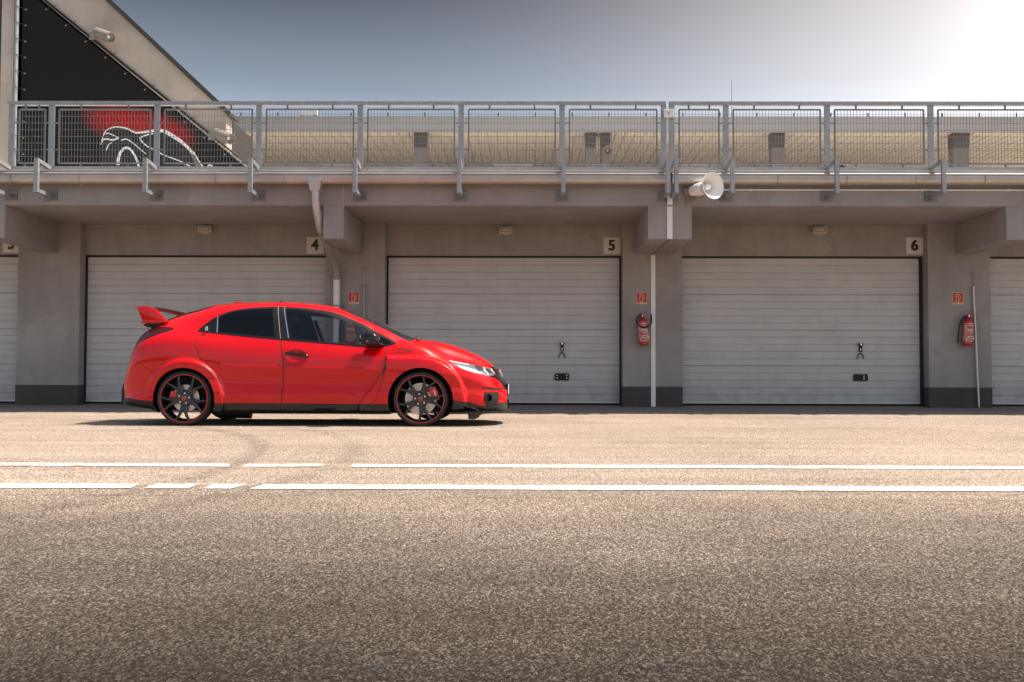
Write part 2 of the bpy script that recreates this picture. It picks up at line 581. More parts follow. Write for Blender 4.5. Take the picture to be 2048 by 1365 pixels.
    def build(self, name, mats, parent=None, off=(0, 0, 0), smooth=False, angle=35, bevel=0.0):
        me = bpy.data.meshes.new(name)
        ox, oy, oz = off
        me.from_pydata([(x - ox, y - oy, z - oz) for x, y, z in self.v], [], self.f)
        if not isinstance(mats, (list, tuple)):
            mats = [mats]
        for m in mats:
            me.materials.append(m)
        if len(mats) > 1:
            me.polygons.foreach_set('material_index', self.mi)
        bm = bmesh.new()
        bm.from_mesh(me)
        bmesh.ops.recalc_face_normals(bm, faces=bm.faces)
        if bevel > 0:
            es = [e for e in bm.edges if len(e.link_faces) == 2 and e.calc_face_angle(0) > 0.6]
            bmesh.ops.bevel(bm, geom=es, offset=bevel, segments=2, affect='EDGES', profile=0.6, clamp_overlap=True)
        bm.to_mesh(me)
        bm.free()
        me.update()
        if smooth:
            me.shade_smooth()
            try:
                me.set_sharp_from_angle(angle=rad(angle))
            except Exception:
                pass
        o = bpy.data.objects.new(name, me)
        C.objects.link(o)
        if parent is not None:
            o.parent = parent
        else:
            o.location = off
        return o


def tag(o, label=None, cat=None, group=None, kind=None):
    for k, v in (('label', label), ('category', cat), ('group', group), ('kind', kind)):
        if v:
            o[k] = v
    return o


def thing(name, label, cat, loc=(0, 0, 0), group=None, rot=None):
    o = bpy.data.objects.new(name, None)
    o.empty_display_size = 0.2
    o.location = loc
    if rot:
        o.rotation_euler = rot
    C.objects.link(o)
    return tag(o, label, cat, group)


def copy_tree(o, parent=None):
    c = o.copy()
    C.objects.link(c)
    if parent is not None:
        c.parent = parent
    for ch in list(o.children):
        copy_tree(ch, c)
    return c


def glyph(name, txt, size, mat, parent, loc, bold=0.0, ext=0.002):
    """bold digit: the built-in font, thickened by laying offset copies a hair apart in depth"""
    cu = bpy.data.curves.new(name, 'FONT')
    cu.body = txt
    cu.size = size
    cu.extrude = ext
    cu.align_x = 'CENTER'
    cu.align_y = 'CENTER'
    t = bpy.data.objects.new(name, cu)
    C.objects.link(t)
    bpy.context.view_layer.update()
    dg = bpy.context.evaluated_depsgraph_get()
    src = bpy.data.meshes.new_from_object(t.evaluated_get(dg))
    bpy.data.objects.remove(t)
    bpy.data.curves.remove(cu)
    V = [v.co.copy() for v in src.vertices]
    F = [tuple(p.vertices) for p in src.polygons]
    b = MB()
    k = 0
    for dx in (-1, 0, 1):
        for dy in (-1, 0, 1):
            b.add([(v.x + dx * bold, v.y + dy * bold * .8, v.z + k * .0003) for v in V], F)
            k += 1
    bpy.data.meshes.remove(src)
    o = b.build(name, mat, parent)
    o.location = loc
    o.rotation_euler = (rad(90), 0, 0)
    return o

# ================================================================== SETTING: ground
def ground_sheet(name, x0, x1, y0, y1, z, mat, nx=1, ny=1, zf=None):
    b = MB()
    vs, fs = [], []
    for j in range(ny + 1):
        for i in range(nx + 1):
            x = x0 + (x1 - x0) * i / nx
            y = y0 + (y1 - y0) * j / ny
            vs.append((x, y, zf(x, y) if zf else z))
    for j in range(ny):
        for i in range(nx):
            a = j * (nx + 1) + i
            fs.append((a, a + 1, a + nx + 2, a + nx + 1))
    b.add(vs, fs)
    return tag(b.build(name, mat), kind='structure')


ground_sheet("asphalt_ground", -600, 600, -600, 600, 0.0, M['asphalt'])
ground_sheet("concrete_apron", -40, 40, 14.90, 17.6, 0.006, M['apron'], 40, 6,
             lambda x, y: 0.006 + 0.036 * max(0, min(1, (y - 14.9) / 1.9)))


def lane_line(segs, y0, y1, seed):
    """painted line along the pitlane: pieces (x0, x1) with rubbed, slanted ends"""
    rnd = random.Random(seed)
    b = MB()
    for xa, xb, sa, sb in segs:
        n = max(4, int((xb - xa) / 0.05))
        lo, hi = [], []
        for i in range(n + 1):
            t = i / n
            x = xa + (xb - xa) * t
            sh = (sa + (sb - sa) * t) * 0.5
            lo.append((x - sh, y0 + rnd.uniform(-.006, .006), 0.004))
            hi.append((x + sh, y1 + rnd.uniform(-.006, .006), 0.004))
        vs = lo + hi
        fs = [(i, i + 1, n + 2 + i, n + 1 + i) for i in range(n)]
        b.add(vs, fs)
    return tag(b.build("lane_line", M['line']), kind='structure')


lane_line([(-30, -1.796, 0, -.04), (-1.70, -1.218, -.03, -.02), (-1.037, 30, -.01, 0)], 6.10, 6.29, 3)
lane_line([(-30, -1.925, 0, -.02), (-1.852, -1.632, -.015, .0), (-1.556, -1.404, -.012, .026), (-1.31, 30, .024, 0)], 4.92, 5.12, 5)

# ================================================================== PIT BUILDING
PB = thing("pit_building", "long grey rendered pit garage building with a cantilevered terrace slab and white sectional doors",
           "building", (0, 17.25, 0))
OB = (0, 17.25, 0)
PILL = [(-13.9, -12.9), (-8.60, -7.53), (-3.32, -2.31), (1.745, 2.76), (6.93, 7.99), (12.1, 13.1)]
BEAM = [(-13.6, -13.25), (-8.23, -7.90), (-3.012, -2.700), (1.945, 2.615), (7.388, 7.71), (12.4, 12.75)]
for a, b_ in PILL:
    p = MB().box(a, b_, 17.0, 17.6, 0.0, 3.20).build("pillar", M['wall'], PB, OB, bevel=0.012)
    MB().box(a - .003, b_ + .003, 16.997, 17.55, 0.0, 0.383).build("plinth", M['plinth'], p, (0, 0, 0)).location = (0, -17.25, 0)
for i in range(len(PILL) - 1):
    a, b_ = PILL[i][1], PILL[i + 1][0]
    MB().box(a - .02, b_ + .02, 17.2, 17.6, 2.632, 3.20).build("lintel", M['wall'], PB, OB, bevel=0.008)
slab = MB().prism([(15.18, 3.155), (15.18, 3.60), (15.02, 3.63), (24.0, 3.63), (24.0, 3.155)], -15.5, 2.252, 'x')
slab.build("overhang_slab", M['fascia'], PB, OB)
MB().prism([(15.18, 3.155), (15.18, 3.60), (15.02, 3.63), (24.0, 3.63), (24.0, 3.155)], 2.262, 15.5, 'x').build("overhang_slab", M['fascia'], PB, OB)
MB().box(-15.5, 15.5, 15.0, 45.0, 3.632, 3.652).build("terrace_floor", M['terrace'], PB, OB)
for k, (a, b_) in enumerate(BEAM):
    MB().box(a, b_, 15.186, 17.02, 2.645, 3.158).build("cantilever_beam", M['wall'], PB, OB, bevel=0.01)
MB().box(-15.5, 15.5, 17.62, 17.8, 0.0, 3.15).build("inner_wall", M['black'], PB, OB)
MB().box(-15.5, -15.3, 17.8, 44.0, 0.0, 3.15).build("end_wall", M['wall'], PB, OB)
MB().box(15.3, 15.5, 17.8, 44.0, 0.0, 3.15).build("end_wall", M['wall'], PB, OB)


def garage_door(x0, x1, fittings=None):
    fr = MB()
    fr.box(x0 - .03, x0, 17.215, 17.42, 0.03, 2.66)
    fr.box(x1, x1 + .03, 17.215, 17.42, 0.03, 2.66)
    fr.box(x0, x1, 17.235, 17.42, 2.597, 2.66)
    fr.box(x0, x1, 17.30, 17.42, 0.03, 2.66)
    fo = fr.build("door_frame", M['black'], PB, OB)
    # stepped section profile, bottom to top
    prof = [(17.29, .092), (17.245, .092), (17.245, .117)]
    secs = [.117, .746, 1.359, 1.975, 2.600]
    for s in range(4):
        za, zb = secs[s], secs[s + 1]
        for r in range(5):
            a = za + (zb - za) * r / 5
            c = za + (zb - za) * (r + 1) / 5
            g = 0.014 if r == 4 else 0.011
            d = 0.022 if r == 4 else 0.011
            if r == 4 and s == 3:
                prof += [(17.250, a + .006), (17.250, c)]
            else:
                prof += [(17.250, a + .006), (17.250, c - g), (17.250 + d, c - g * .7), (17.250 + d, c - .001)]
    prof.append((17.29, 2.600))
    d = MB()
    n = len(prof)
    vs = [(x0, y, z) for y, z in prof] + [(x1, y, z) for y, z in prof]
    fs = [(i, i + 1, n + i + 1, n + i) for i in range(n - 1)]
    d.add(vs, fs)
    do = d.build("garage_door", M['door'], PB, OB)
    MB().box(x0, x1, 17.236, 17.25, .095, .112).build("bottom_rail", M['pipe'], do)\
        .location = (0, -17.25, 0)
    MB().box(x0 - .03, x1 + .03, 17.16, 17.42, .028, .056).build("door_sill", M['apron'], PB, OB)
    for cx in (fittings or ()):
        q = MB()
        pts = []
        hw, hh, r = .125, .060, .028
        for qx, qz, a0 in ((1, 1, 0), (-1, 1, 90), (-1, -1, 180), (1, -1, 270)):
            for k in range(5):
                t = rad(a0 + 22.5 * k)
                pts.append((cx[0] + .0 + qx * (hw - r) + r * math.cos(t), .545 + qz * (hh - r) + r * math.sin(t)))
        q.prism(pts, 17.243, 17.228, 'y')
        ho = q.build("handle_plate", M['blacktrim'], do)
        ho.location = (0, -17.25, 0)
        for dx in ((-.085, .085) if cx[1] == 0 else (.055,)):
            for dz in (-.022, .022):
                MB().lathe([(.0001, .004), (.009, .003), (.009, 0)], 10, (cx[0] + dx, 17.2275, .545 + dz), (0, -1, 0)).build("rivet", M['chrome'], do).location = (0, -17.25, 0)
        lk = MB()
        x = cx[0] + .002
        lk.prism([(x - .026, .985), (x + .026, .985), (x + .026, 1.085), (x - .026, 1.085)], 17.243, 17.222)
        lk.prism([(x - .042, 1.125), (x - .03, 1.135), (x + .03, 1.135), (x + .042, 1.125), (x + .034, 1.095), (x + .012, 1.082), (x - .012, 1.082), (x - .034, 1.095)], 17.236, 17.196)
        lk.build("lock", M['blacktrim'], do).location = (0, -17.25, 0)
        lf = MB()
        lf.lathe([(.0001, .003), (.017, .002), (.018, 0)], 14, (x, 17.195, 1.113), (0, -1, 0))
        lf.build("lock_knob", M['chrome'], do).location = (0, -17.25, 0)
        MB().box(x - .006, x + .006, 17.219, 17.221, 1.005, 1.04).build("keyhole", M['chrome'], do).location = (0, -17.25, 0)
        arc = [(x + a, 17.232, b) for a, b in ((-.052, .868), (-.050, .895), (-.040, .930), (-.020, .955), (0, .962), (.020, .955), (.040, .930), (.050, .895), (.052, .868))]
        MB().tube(arc, .010, 8).build("pull_cord", M['green'], do, smooth=True).location = (0, -17.25, 0)
    return do


garage_door(-12.86, -8.63)
garage_door(-7.50, -3.352)
garage_door(-2.278, 1.712, [(.722, 0)])
garage_door(2.792, 6.872, [(5.852, 1)])
garage_door(8.022, 12.068)

# expansion joint cover on the double beam and its pillar
MB().box(2.236, 2.318, 15.170, 15.184, 2.648, 3.145).build("joint_cover", M['wpipe'], PB, OB)
MB().box(2.225, 2.30, 16.985, 16.998, .045, 2.62).build("joint_cover", M['wpipe'], PB, OB)
MB().box(2.262, 2.276, 15.19, 16.98, 2.642, 2.6455).build("joint_gap", M['black'], PB, OB)

# ------------------------------------------------------------------ gutter in two lengths
def gutter(x0, x1, label):
    t = thing("rain_gutter", label, "gutter", (x0, 15.05, 3.54), "rain gutters along the terrace edge")
    off = (x0, 15.05, 3.54)
    b = MB()
    prof = []
    for k in range(15):
        a = rad(180 + 180 * k / 14)
        prof.append((15.03 - .085 * math.cos(a), 3.545 + .09 * math.sin(a)))     # back to front
    prof = prof[::-1]
    # front lip up and a rolled bead
    fl = [(14.945, 3.545)] + [(14.945, 3.59)]
    bead = [(14.938 + .010 * math.cos(rad(a)), 3.597 + .010 * math.sin(rad(a))) for a in range(-30, 300, 40)]
    path = [(15.115, 3.60)] + [(y, z) for y, z in sorted(set(prof), key=lambda q: -q[0])] + fl[1:] + bead
    n = len(path)
    vs = [(x0, y, z) for y, z in path] + [(x1, y, z) for y, z in path]
    b.add(vs, [(i, i + 1, n + i + 1, n + i) for i in range(n - 1)])
    b.build("trough", M['zinc'], t, off, smooth=True, angle=50)
    f = MB().box(x0, x1, 15.025, 15.20, 3.640, 3.650)
    f.prism([(15.025, 3.640), (15.025, 3.650), (14.99, 3.612), (14.99, 3.602)], x0, x1, 'x')
    f.build("drip_flashing", M['pipe'], t, off)
    x = x0 + .55
    while x < x1:
        r = MB()
        pts = [(x, 14.942, 3.600)] + [(x, 15.03 - .089 * math.cos(rad(a)), 3.545 - .094 * math.sin(rad(a))) for a in range(0, 181, 18)]
        for i in range(len(pts) - 1):
            r.beam(pts[i], pts[i + 1], .022, .005, (1, 0, 0))
        r.build("gutter_strap", M['zinc'], t, off)
        x += 1.035
    for xe in (x0, x1):
        pts = [(15.115, 3.59)] + [(15.03 + .085 * math.cos(rad(a)), 3.545 - .09 * math.sin(rad(a))) for a in range(0, 181, 15)] + [(14.945, 3.59)]
        MB().prism(pts, xe - .002, xe + .002, 'x').build("end_cap", M['zinc'], t, off)


gutter(-15.5, 2.235, "long zinc half round gutter along the terrace edge above garages 4 and 5")
gutter(2.285, 15.5, "zinc half round gutter beside the horn loudspeaker above garage 6")

# ------------------------------------------------------------------ downpipe at garage 4
dp = thing("downpipe", "zinc rain downpipe bending behind the beam beside garage sign 4", "downpipe", (-3.10, 15.03, 0))
o_ = (-3.10, 15.03, 0)
hp = MB()
hp.prism([(-3.205, 14.94), (-2.995, 14.94), (-2.995, 15.12), (-3.205, 15.12)], 3.505, 3.34, 'z',
         pts2=[(-3.17, 14.965), (-3.035, 14.965), (-3.035, 15.095), (-3.17, 15.095)])
hp.box(-3.207, -2.993, 14.938, 15.122, 3.50, 3.535)
hp.build("hopper", M['pipe'], dp, o_, bevel=.006)
path = [(-3.10, 15.03, 3.35), (-3.10, 15.03, 3.22), (-3.098, 15.06, 3.13), (-3.095, 15.15, 3.02), (-3.09, 15.4, 2.80)]
MB().tube(path, .060, 16).build("upper_bend", M['pipe'], dp, o_, smooth=True)
path = [(-3.095, 15.39, 2.81), (-3.115, 16.6, 2.50), (-3.115, 16.78, 2.42), (-3.112, 16.88, 2.30), (-3.112, 16.90, 2.16)]
MB().tube(path, .056, 16).build("offset_pipe", M['wall'], dp, o_, smooth=True)
MB().tube([(-3.112, 16.90, 2.20), (-3.112, 16.90, 0.05)], .058, 18).build("lower_pipe", M['wpipe'], dp, o_, smooth=True)
cl = MB().lathe([(.062, -.012), (.066, -.012), (.066, .012), (.062, .012)], 18, (-3.112, 16.90, 1.735), (0, 0, 1))
cl.box(-3.03, -2.985, 16.92, 17.0, 1.725, 1.745)
cl.box(-3.19, -3.165, 16.92, 17.0, 1.73, 1.74)
cl.build("pipe_clip", M['galvd'], dp, o_, smooth=True)

# ------------------------------------------------------------------ lightning conductors
lc = thing("lightning_conductor", "thin conductor wire with a galvanised guard tube on the pillar right of sign 4", "conductor", (-2.66, 16.97, 0))
o_ = (-2.66, 16.97, 0)
MB().tube([(-2.704, 15.0, 3.62), (-2.704, 15.175, 3.55), (-2.704, 15.175, 3.16), (-2.695, 15.19, 3.14), (-2.69, 15.5, 3.135), (-2.668, 16.96, 3.10), (-2.667, 16.965, 3.0), (-2.660, 16.965, 2.07)], .0045, 6).build("wire", M['pipe'], lc, o_)
MB().tube([(-2.659, 16.96, 2.08), (-2.655, 16.96, .05)], .018, 10).build("guard_tube", M['galv'], lc, o_, smooth=True)
k_ = MB().box(-2.675, -2.64, 16.945, 17.0, 2.07, 2.11).box(-2.70, -2.61, 16.95, 17.0, 1.565, 1.58)
for z in (2.36, 2.9):
    k_.box(-2.675, -2.645, 16.955, 17.0, z, z + .02)
k_.build("clip", M['galvd'], lc, o_)
lc2 = thing("lightning_conductor", "galvanised guard tube leaning on the pillar right of garage 6", "conductor", (7.74, 16.97, 0))
o_ = (7.74, 16.97, 0)
MB().tube([(7.676, 16.96, 2.10), (7.742, 16.955, .05)], .019, 10).build("guard_tube", M['pipe'], lc2, o_, smooth=True)
MB().tube([(7.68, 16.97, 2.36), (7.677, 16.965, 2.08)], .006, 6).build("wire", M['galvd'], lc2, o_)
MB().box(7.63, 7.76, 16.95, 17.0, 1.56, 1.575).build("clip", M['galvd'], lc2, o_)

# ------------------------------------------------------------------ railings on outrigger brackets
def railing(posts, x0, x1, label, left_end):
    t = thing("terrace_railing", label, "railing", (x0, 15.15, 3.65))
    o_ = (x0, 15.15, 3.65)
    MB().box(x0, x1, 15.11, 15.19, 4.685, 4.745).build("top_rail", M['galv'], t, o_, bevel=.004)
    MB().box(x0 + .02, x1 - .02, 15.125, 15.175, 3.69, 3.742).build("bottom_rail", M['galv'], t, o_)
    for x in posts:
        MB().box(x - .042, x + .042, 15.128, 15.172, 3.70, 4.686).build("post", M['galv'], t, o_, bevel=.004)
        b = MB()
        b.box(x - .03, x + .03, 14.67, 14.73, 3.262, 3.772)
        b.beam((x, 14.72, 3.745), (x, 15.13, 3.705), .06, .055)
        b.beam((x, 14.72, 3.290), (x, 15.155, 3.290), .06, .055)
        br = b.build("bracket", M['galv'], t, o_)
        pl = MB().box(x - .095, x + .095, 15.163, 15.178, 3.225, 3.375).build("wall_plate", M['galvd'], br)
        pl.location = (-o_[0], -o_[1], -o_[2])
        bo = MB()
        for dx in (-.065, .065):
            bo.lathe([(.0001, .022), (.013, .022), (.016, .006), (.026, .005), (.026, 0)], 8, (x + dx, 15.163, 3.30), (0, -1, 0))
        bo = bo.build("bolts", M['galvd'], br)
        bo.location = (-o_[0], -o_[1], -o_[2])
    ps = list(posts)
    for a, c in zip(ps[:-1], ps[1:]):
        xa, xb = a + .115, c - .105
        za, zb = 3.795, 4.625
        m = MB()
        for z in (za, zb):
            m.box(xa, xb, 15.138, 15.162, z - .011, z + .011)
        for x in (xa, xb):
            m.box(x - .011, x + .011, 15.138, 15.162, za, zb)
        nv = max(2, int(round((xb - xa) / .0485)))
        for i in range(1, nv):
            x = xa + (xb - xa) * i / nv
            m.box(x - .0026, x + .0026, 15.146, 15.152, za, zb)
        nh = 8
        for i in range(1, nh):
            z = za + (zb - za) * i / nh
            m.box(xa, xb, 15.153, 15.1595, z - .0027, z + .0027)
        w = xb - xa
        for fx in (.24, .76):
            x = xa + w * fx
            m.box(x - .012, x + .012, 15.14, 15.16, zb, 4.69)
            m.box(x - .012, x + .012, 15.14, 15.16, 3.735, za)
        for z in (za + .21, za + .62):
            m.box(a + .03, xa, 15.142, 15.158, z - .009, z + .009)
            m.box(xb, c - .03, 15.142, 15.158, z - .009, z + .009)
        m.build("mesh_panel", M['galvd'], t, o_)
    return t


railing([-7.80, -7.185, -5.566, -4.003, -2.449, -.906, .634, 2.183], -7.86, 2.215,
        "longer galvanised mesh railing above garages 4 and 5", True)
railing([2.305, 3.13, 4.671, 6.241, 7.80, 9.36, 10.92], 2.265, 11.0,
        "galvanised mesh railing above garage 6 beyond the gap", False)
railing([-13.4, -11.9, -10.4, -8.98], -13.45, -8.90,
        "galvanised railing end with a bracket at the left edge by the gable", False)

jbx = thing("junction_box", "small white junction box bridging the gap between the two railings", "junction box", (2.25, 15.09, 4.55))
MB().box(-.075, .075, -.03, .03, -.06, .06).build("housing", M['white'], jbx, bevel=.008)
MB().tube([(-.01, -.032, -.02), (0, -.036, 0), (.012, -.032, .02)], .006, 6).build("latch", M['galvd'], jbx)

# cable conduit along the fascia
cd = MB().tube([(2.90, 15.165, 3.40), (14.5, 15.165, 3.40)], .013, 8)
for i in range(9):
    cd.box(3.5 + i * 1.3, 3.52 + i * 1.3, 15.148, 15.18, 3.382, 3.418)
tag(cd.build("cable_conduit", M['white'], None, (2.9, 15.165, 3.40), smooth=True), "thin pale cable conduit running along the fascia right of the horn loudspeaker", "conduit")
wc = MB().tube([(2.215, 15.155, 3.60), (2.225, 15.15, 3.42), (2.25, 15.15, 3.30), (2.27, 15.16, 3.22)], .028, 8)
wc.box(2.235, 2.315, 15.135, 15.178, 3.165, 3.265)
tag(wc.build("cable_duct", M['wpipe'], None, (2.25, 15.15, 3.2), smooth=True), "short white cable duct on the fascia between the two railing ends", "cable duct")

# ------------------------------------------------------------------ horn loudspeaker
hl = thing("horn_loudspeaker", "large white horn loudspeaker on the fascia above the joint of garages 5 and 6", "loudspeaker", (2.62, 15.10, 3.33))
ax = Vector((.50, -.86, .03)).normalized()
ctr = Vector((2.82, 14.62, 3.36)) - Vector((2.62, 15.10, 3.33))
b = MB()
prof = [(.060, -.30), (.068, -.24), (.090, -.17), (.125, -.09), (.168, -.02), (.197, .012), (.201, .020), (.195, .018), (.164, -.022), (.118, -.095), (.084, -.175), (.05, -.24), (.0001, -.25)]
b.lathe(prof, 40, ctr, ax)
b.build("bell", M['white'], hl, smooth=True, angle=60)
b = MB().lathe([(.046, -.25), (.046, -.10), (.043, -.075), (.030, -.058), (.0001, -.052)], 24, ctr, ax)
b.build("inner_horn", M['white'], hl, smooth=True, angle=60)
b = MB().lathe([(.0001, -.47), (.060, -.465), (.075, -.45), (.078, -.36), (.093, -.345), (.095, -.235), (.088, -.215), (.066, -.205)], 28, ctr, ax)
b.build("driver", M['white'], hl, smooth=True, angle=40)
b = MB()
b.box(-.09, .03, .05, .078, -.055, -.035)
b.beam((.0, .06, -.05), (.10, -.22, -.10), .035, .008)
b.beam((.10, -.22, -.10), (.13, -.25, -.04), .03, .008)
b.box(-.05, .05, .068, .08, -.11, .03)
b.build("mount", M['beigeplastic'], hl)
jb2 = thing("junction_box", "small beige junction box with a looped cable left of the horn loudspeaker", "junction box", (2.62 - .09, 15.14, 3.36))
MB().box(-.05, .05, -.03, .035, -.055, .05).build("housing", M['beigeplastic'], jb2, bevel=.008)
MB().tube([(-.02, -.01, .05), (-.05, -.02, .10), (-.03, -.02, .13), (0, -.01, .10), (.03, -.005, .05)], .007, 6).build("cable_loop", M['beigeplastic'], jb2, smooth=True)
MB().tube([(.0, .02, -.05), (.0, .02, -.20), (-.005, .025, -.215)], .014, 8).build("cable_tail", M['beigeplastic'], jb2, smooth=True)

# ------------------------------------------------------------------ number signs
def number_sign(txt, x, z, label):
    t = thing("number_sign", label, "number sign", (x, 17.192, z), "garage number signs")
    MB().box(-.147, .147, -.006, .006, -.145, .145).build("board", M['offwhite'], t, bevel=.002)
    glyph("digit", txt, .25, M['dig'], t, (-.005, -.008, .0), bold=.009)
    return t


number_sign("3", -8.815, 2.81, "square sign with digit 3 half hidden by the beam at the left edge")
number_sign("4", -3.541, 2.802, "square sign with black digit 4 above the left garage door")
number_sign("5", 1.583, 2.804, "square sign with black digit 5 above the middle garage door")
number_sign("6", 6.787, 2.811, "square sign with digit 6 above the right garage door")

# ------------------------------------------------------------------ floodlights
def floodlight(x, z, label, tilt=0.0, yaw=0.0):
    t = thing("floodlight", label, "floodlight", (x, 17.19, z), "floodlights above the garage doors", rot=(0, 0, yaw))
    b = MB()
    hw, hh = .112, .062
    ring = []
    b.prism([(-hw, -hh), (hw, -hh), (hw, hh), (-hw, hh)], -.165, -.125, 'y', pts2=[(-hw * .98, -hh * .98), (hw * .98, -hh * .98), (hw * .98, hh * .98), (-hw * .98, hh * .98)])
    b.prism([(-hw * .95, -hh * .95), (hw * .95, -hh * .95), (hw * .95, hh * .95), (-hw * .95, hh * .95)], -.125, -.055, 'y', pts2=[(-hw * .55, -hh * .4), (hw * .55, -hh * .4), (hw * .55, hh * .5), (-hw * .55, hh * .5)])
    b.box(-.03, .03, -.07, -.03, .03, .075)
    h = b.build("housing", M['cream'], t, bevel=.006)
    h.rotation_euler = (rad(-16), 0, 0)
    g = MB().box(-hw + .018, hw - .018, -.1675, -.164, -hh + .017, hh - .017).build("lens", M['glass_flood'], t)
    g.rotation_euler = (rad(-16), 0, 0)
    r = MB()
    r.tube([(-.06, -.167, -.002), (.06, -.167, -.002)], .010, 8)
    l = r.build("bulb", M['white'], t)
    l.rotation_euler = (rad(-16), 0, 0)
    k = MB().box(-.045, .045, -.012, .01, -.02, .04).beam((0, -.01, .01), (0, -.07, .03), .05, .012)
    k.build("bracket", M['cream'], t)


floodlight(-5.45, 3.02, "small floodlight on the lintel above the left garage door", yaw=rad(12))
floodlight(-.247, 3.01, "small floodlight on the lintel above the middle garage door")
floodlight(5.158, 3.02, "tilted small floodlight on the lintel above the right garage door", yaw=rad(-14))

# ------------------------------------------------------------------ extinguisher signs and extinguishers
def ext_sign(x, z, label):
    t = thing("extinguisher_sign", label, "safety sign", (x, 16.996, z), "fire extinguisher signs on the pillars")
    MB().box(-.092, .092, -.003, .003, -.103, .103).build("board", M['signcream'], t)
    MB().box(-.083, .083, -.006, -.0025, -.074, .094).build("red_field", M['signred'], t)
    s = MB()
    y = -.0062
    s.ribbon([(-.034, y, .018), (-.034, y, -.055), (.012, y, -.055), (.012, y, .012)], .009, .002)
    s.ribbon([(-.034, y, .018), (-.028, y, .034), (-.046, y, .046)], .008, .002)
    s.ribbon([(.012, y, .012), (.005, y, .03), (-.016, y, .036), (-.028, y, .05)], .008, .002)
    arc = [(.0 - .02 + .06 * math.cos(rad(a)), y, .012 + .062 * math.sin(rad(a))) for a in range(112, -70, -14)]
    s.ribbon(arc, .010, .002)
    s.ribbon([(-.04, y, -.062), (.018, y, -.062)], .006, .002)
    s.build("pictogram", M['signcream'], t)
    w = MB()
    for i in range(4):
        w.box(-.078 + i * .012, -.070 + i * .012, -.005, -.0025, -.094, -.086)
    w.build("small_print", M['darkmetal'], t)


ext_sign(-2.837, 1.882, "red fire extinguisher sign on the pillar between garages 4 and 5, above the car")
ext_sign(2.070, 1.884, "red fire extinguisher sign on the pillar between garages 5 and 6")
ext_sign(7.430, 1.893, "faded red fire extinguisher sign on the pillar right of garage 6")


def extinguisher(x, z0, label, loop=True, tilt=0.0, back=1):
    t = thing("fire_extinguisher", label, "extinguisher", (x, 16.90, z0), "fire extinguishers on the pillars", rot=(0, tilt, 0))
    b = MB().lathe([(.0001, .0), (.062, .002), (.078, .014), (.084, .03), (.085, .38), (.078, .425), (.055, .455), (.028, .468), (.024, .49), (.0001, .49)], 28)
    b.build("cylinder", M['extred'], t, smooth=True, angle=40)
    lb = MB()
    R = .0862
    segs = 18
    for (za, zb, a0, a1) in ((.075, .375, -70, 62),):
        vs = []
        for k in range(segs + 1):
            a = rad(a0 + (a1 - a0) * k / segs - 90)
            vs += [(R * math.cos(a), R * math.sin(a), za), (R * math.cos(a), R * math.sin(a), zb)]
        lb.add(vs, [(2 * k, 2 * k + 2, 2 * k + 3, 2 * k + 1) for k in range(segs)])
    lo = lb.build("label", M['offwhite'], t, smooth=True)
    st = MB()
    rnd = random.Random(4)
    R2 = .0872
    for (za, zb, fills) in ((.345, .366, ((-66, 58),)), (.285, .335, ((-66, -60), (-40, 56))), (.262, .277, ((-66, -28), (-12, 8), (20, 30), (44, 58))), (.232, .247, ((-64, 40),)), (.212, .226, ((-64, 54),)), (.168, .205, ((-66, -52), (-44, 50))), (.13, .155, ((-60, -20), (-8, 46))), (.088, .118, ((-66, -44), (-30, 56)))):
        for a0, a1 in fills:
            vs = []
            for k in range(9):
                a = rad(a0 + (a1 - a0) * k / 8 - 90)
                vs += [(R2 * math.cos(a), R2 * math.sin(a), za), (R2 * math.cos(a), R2 * math.sin(a), zb)]
            st.add(vs, [(2 * k, 2 * k + 2, 2 * k + 3, 2 * k + 1) for k in range(8)])
    s2 = st.build("print", M['extred'], lo)
    tg = MB().add([(.072, -.05, .10), (.098, -.03, .10), (.098, -.03, .17), (.072, -.05, .17)], [(0, 1, 2, 3)])
    tg.build("inspection_tag", M['signcream'], t)
    v = MB().box(-.022, .022, -.022, .022, .485, .53)
    v.beam((-.02, 0, .53), (.03, 0, .575), .022, .012).beam((.03, 0, .575), (.095, 0, .60), .022, .008)
    v.beam((-.01, 0, .525), (.135, 0, .527), .022, .010)
    v.build("valve_lever", M['extred'], t, bevel=.003)
    MB().lathe([(.0001, .012), (.014, .01), (.016, 0)], 12, (0, -.022, .507), (0, -1, 0)).build("gauge", M['chrome'], t, smooth=True)
    if loop:
        pts = []
        for k in range(15):
            a = rad(85 + 262 * k / 14)
            pts.append((.02 + .128 * math.cos(a), -.075 - .03 * math.sin(rad(180 * k / 14)), .415 + .118 * math.sin(a)))
        pts = [(-.015, -.02, .505)] + [(.0 + (p[0]), p[1], p[2]) for p in pts[1:]] + [(.155, -.02, .515)]
        MB().tube(pts, .013, 10).build("hose", M['black'], t, smooth=True)
    else:
        pts = [(-.02, -.02, .505), (-.07, -.04, .50), (-.12, -.045, .455), (-.155, -.04, .37), (-.17, -.03, .25), (-.172, -.03, .10)]
        MB().tube(pts, .0125, 10).build("hose", M['black'], t, smooth=True)
        MB().tube([(-.172, -.03, .10), (-.173, -.03, .04)], [.017, .014], 10).build("nozzle", M['black'], t, smooth=True)
    MB().box(-.03, .03, .06, .10, .42, .50).build("wall_hook", M['darkmetal'], t)


extinguisher(2.095, 1.078, "red fire extinguisher with its hose looped in front, between garages 5 and 6", True, rad(-4))
extinguisher(7.535, 1.082, "faded red fire extinguisher with its hose hanging, on the pillar right of garage 6", False, rad(3))
extinguisher(-2.87, 1.08, "red fire extinguisher on the pillar behind the car, seen through its front window", False, 0)

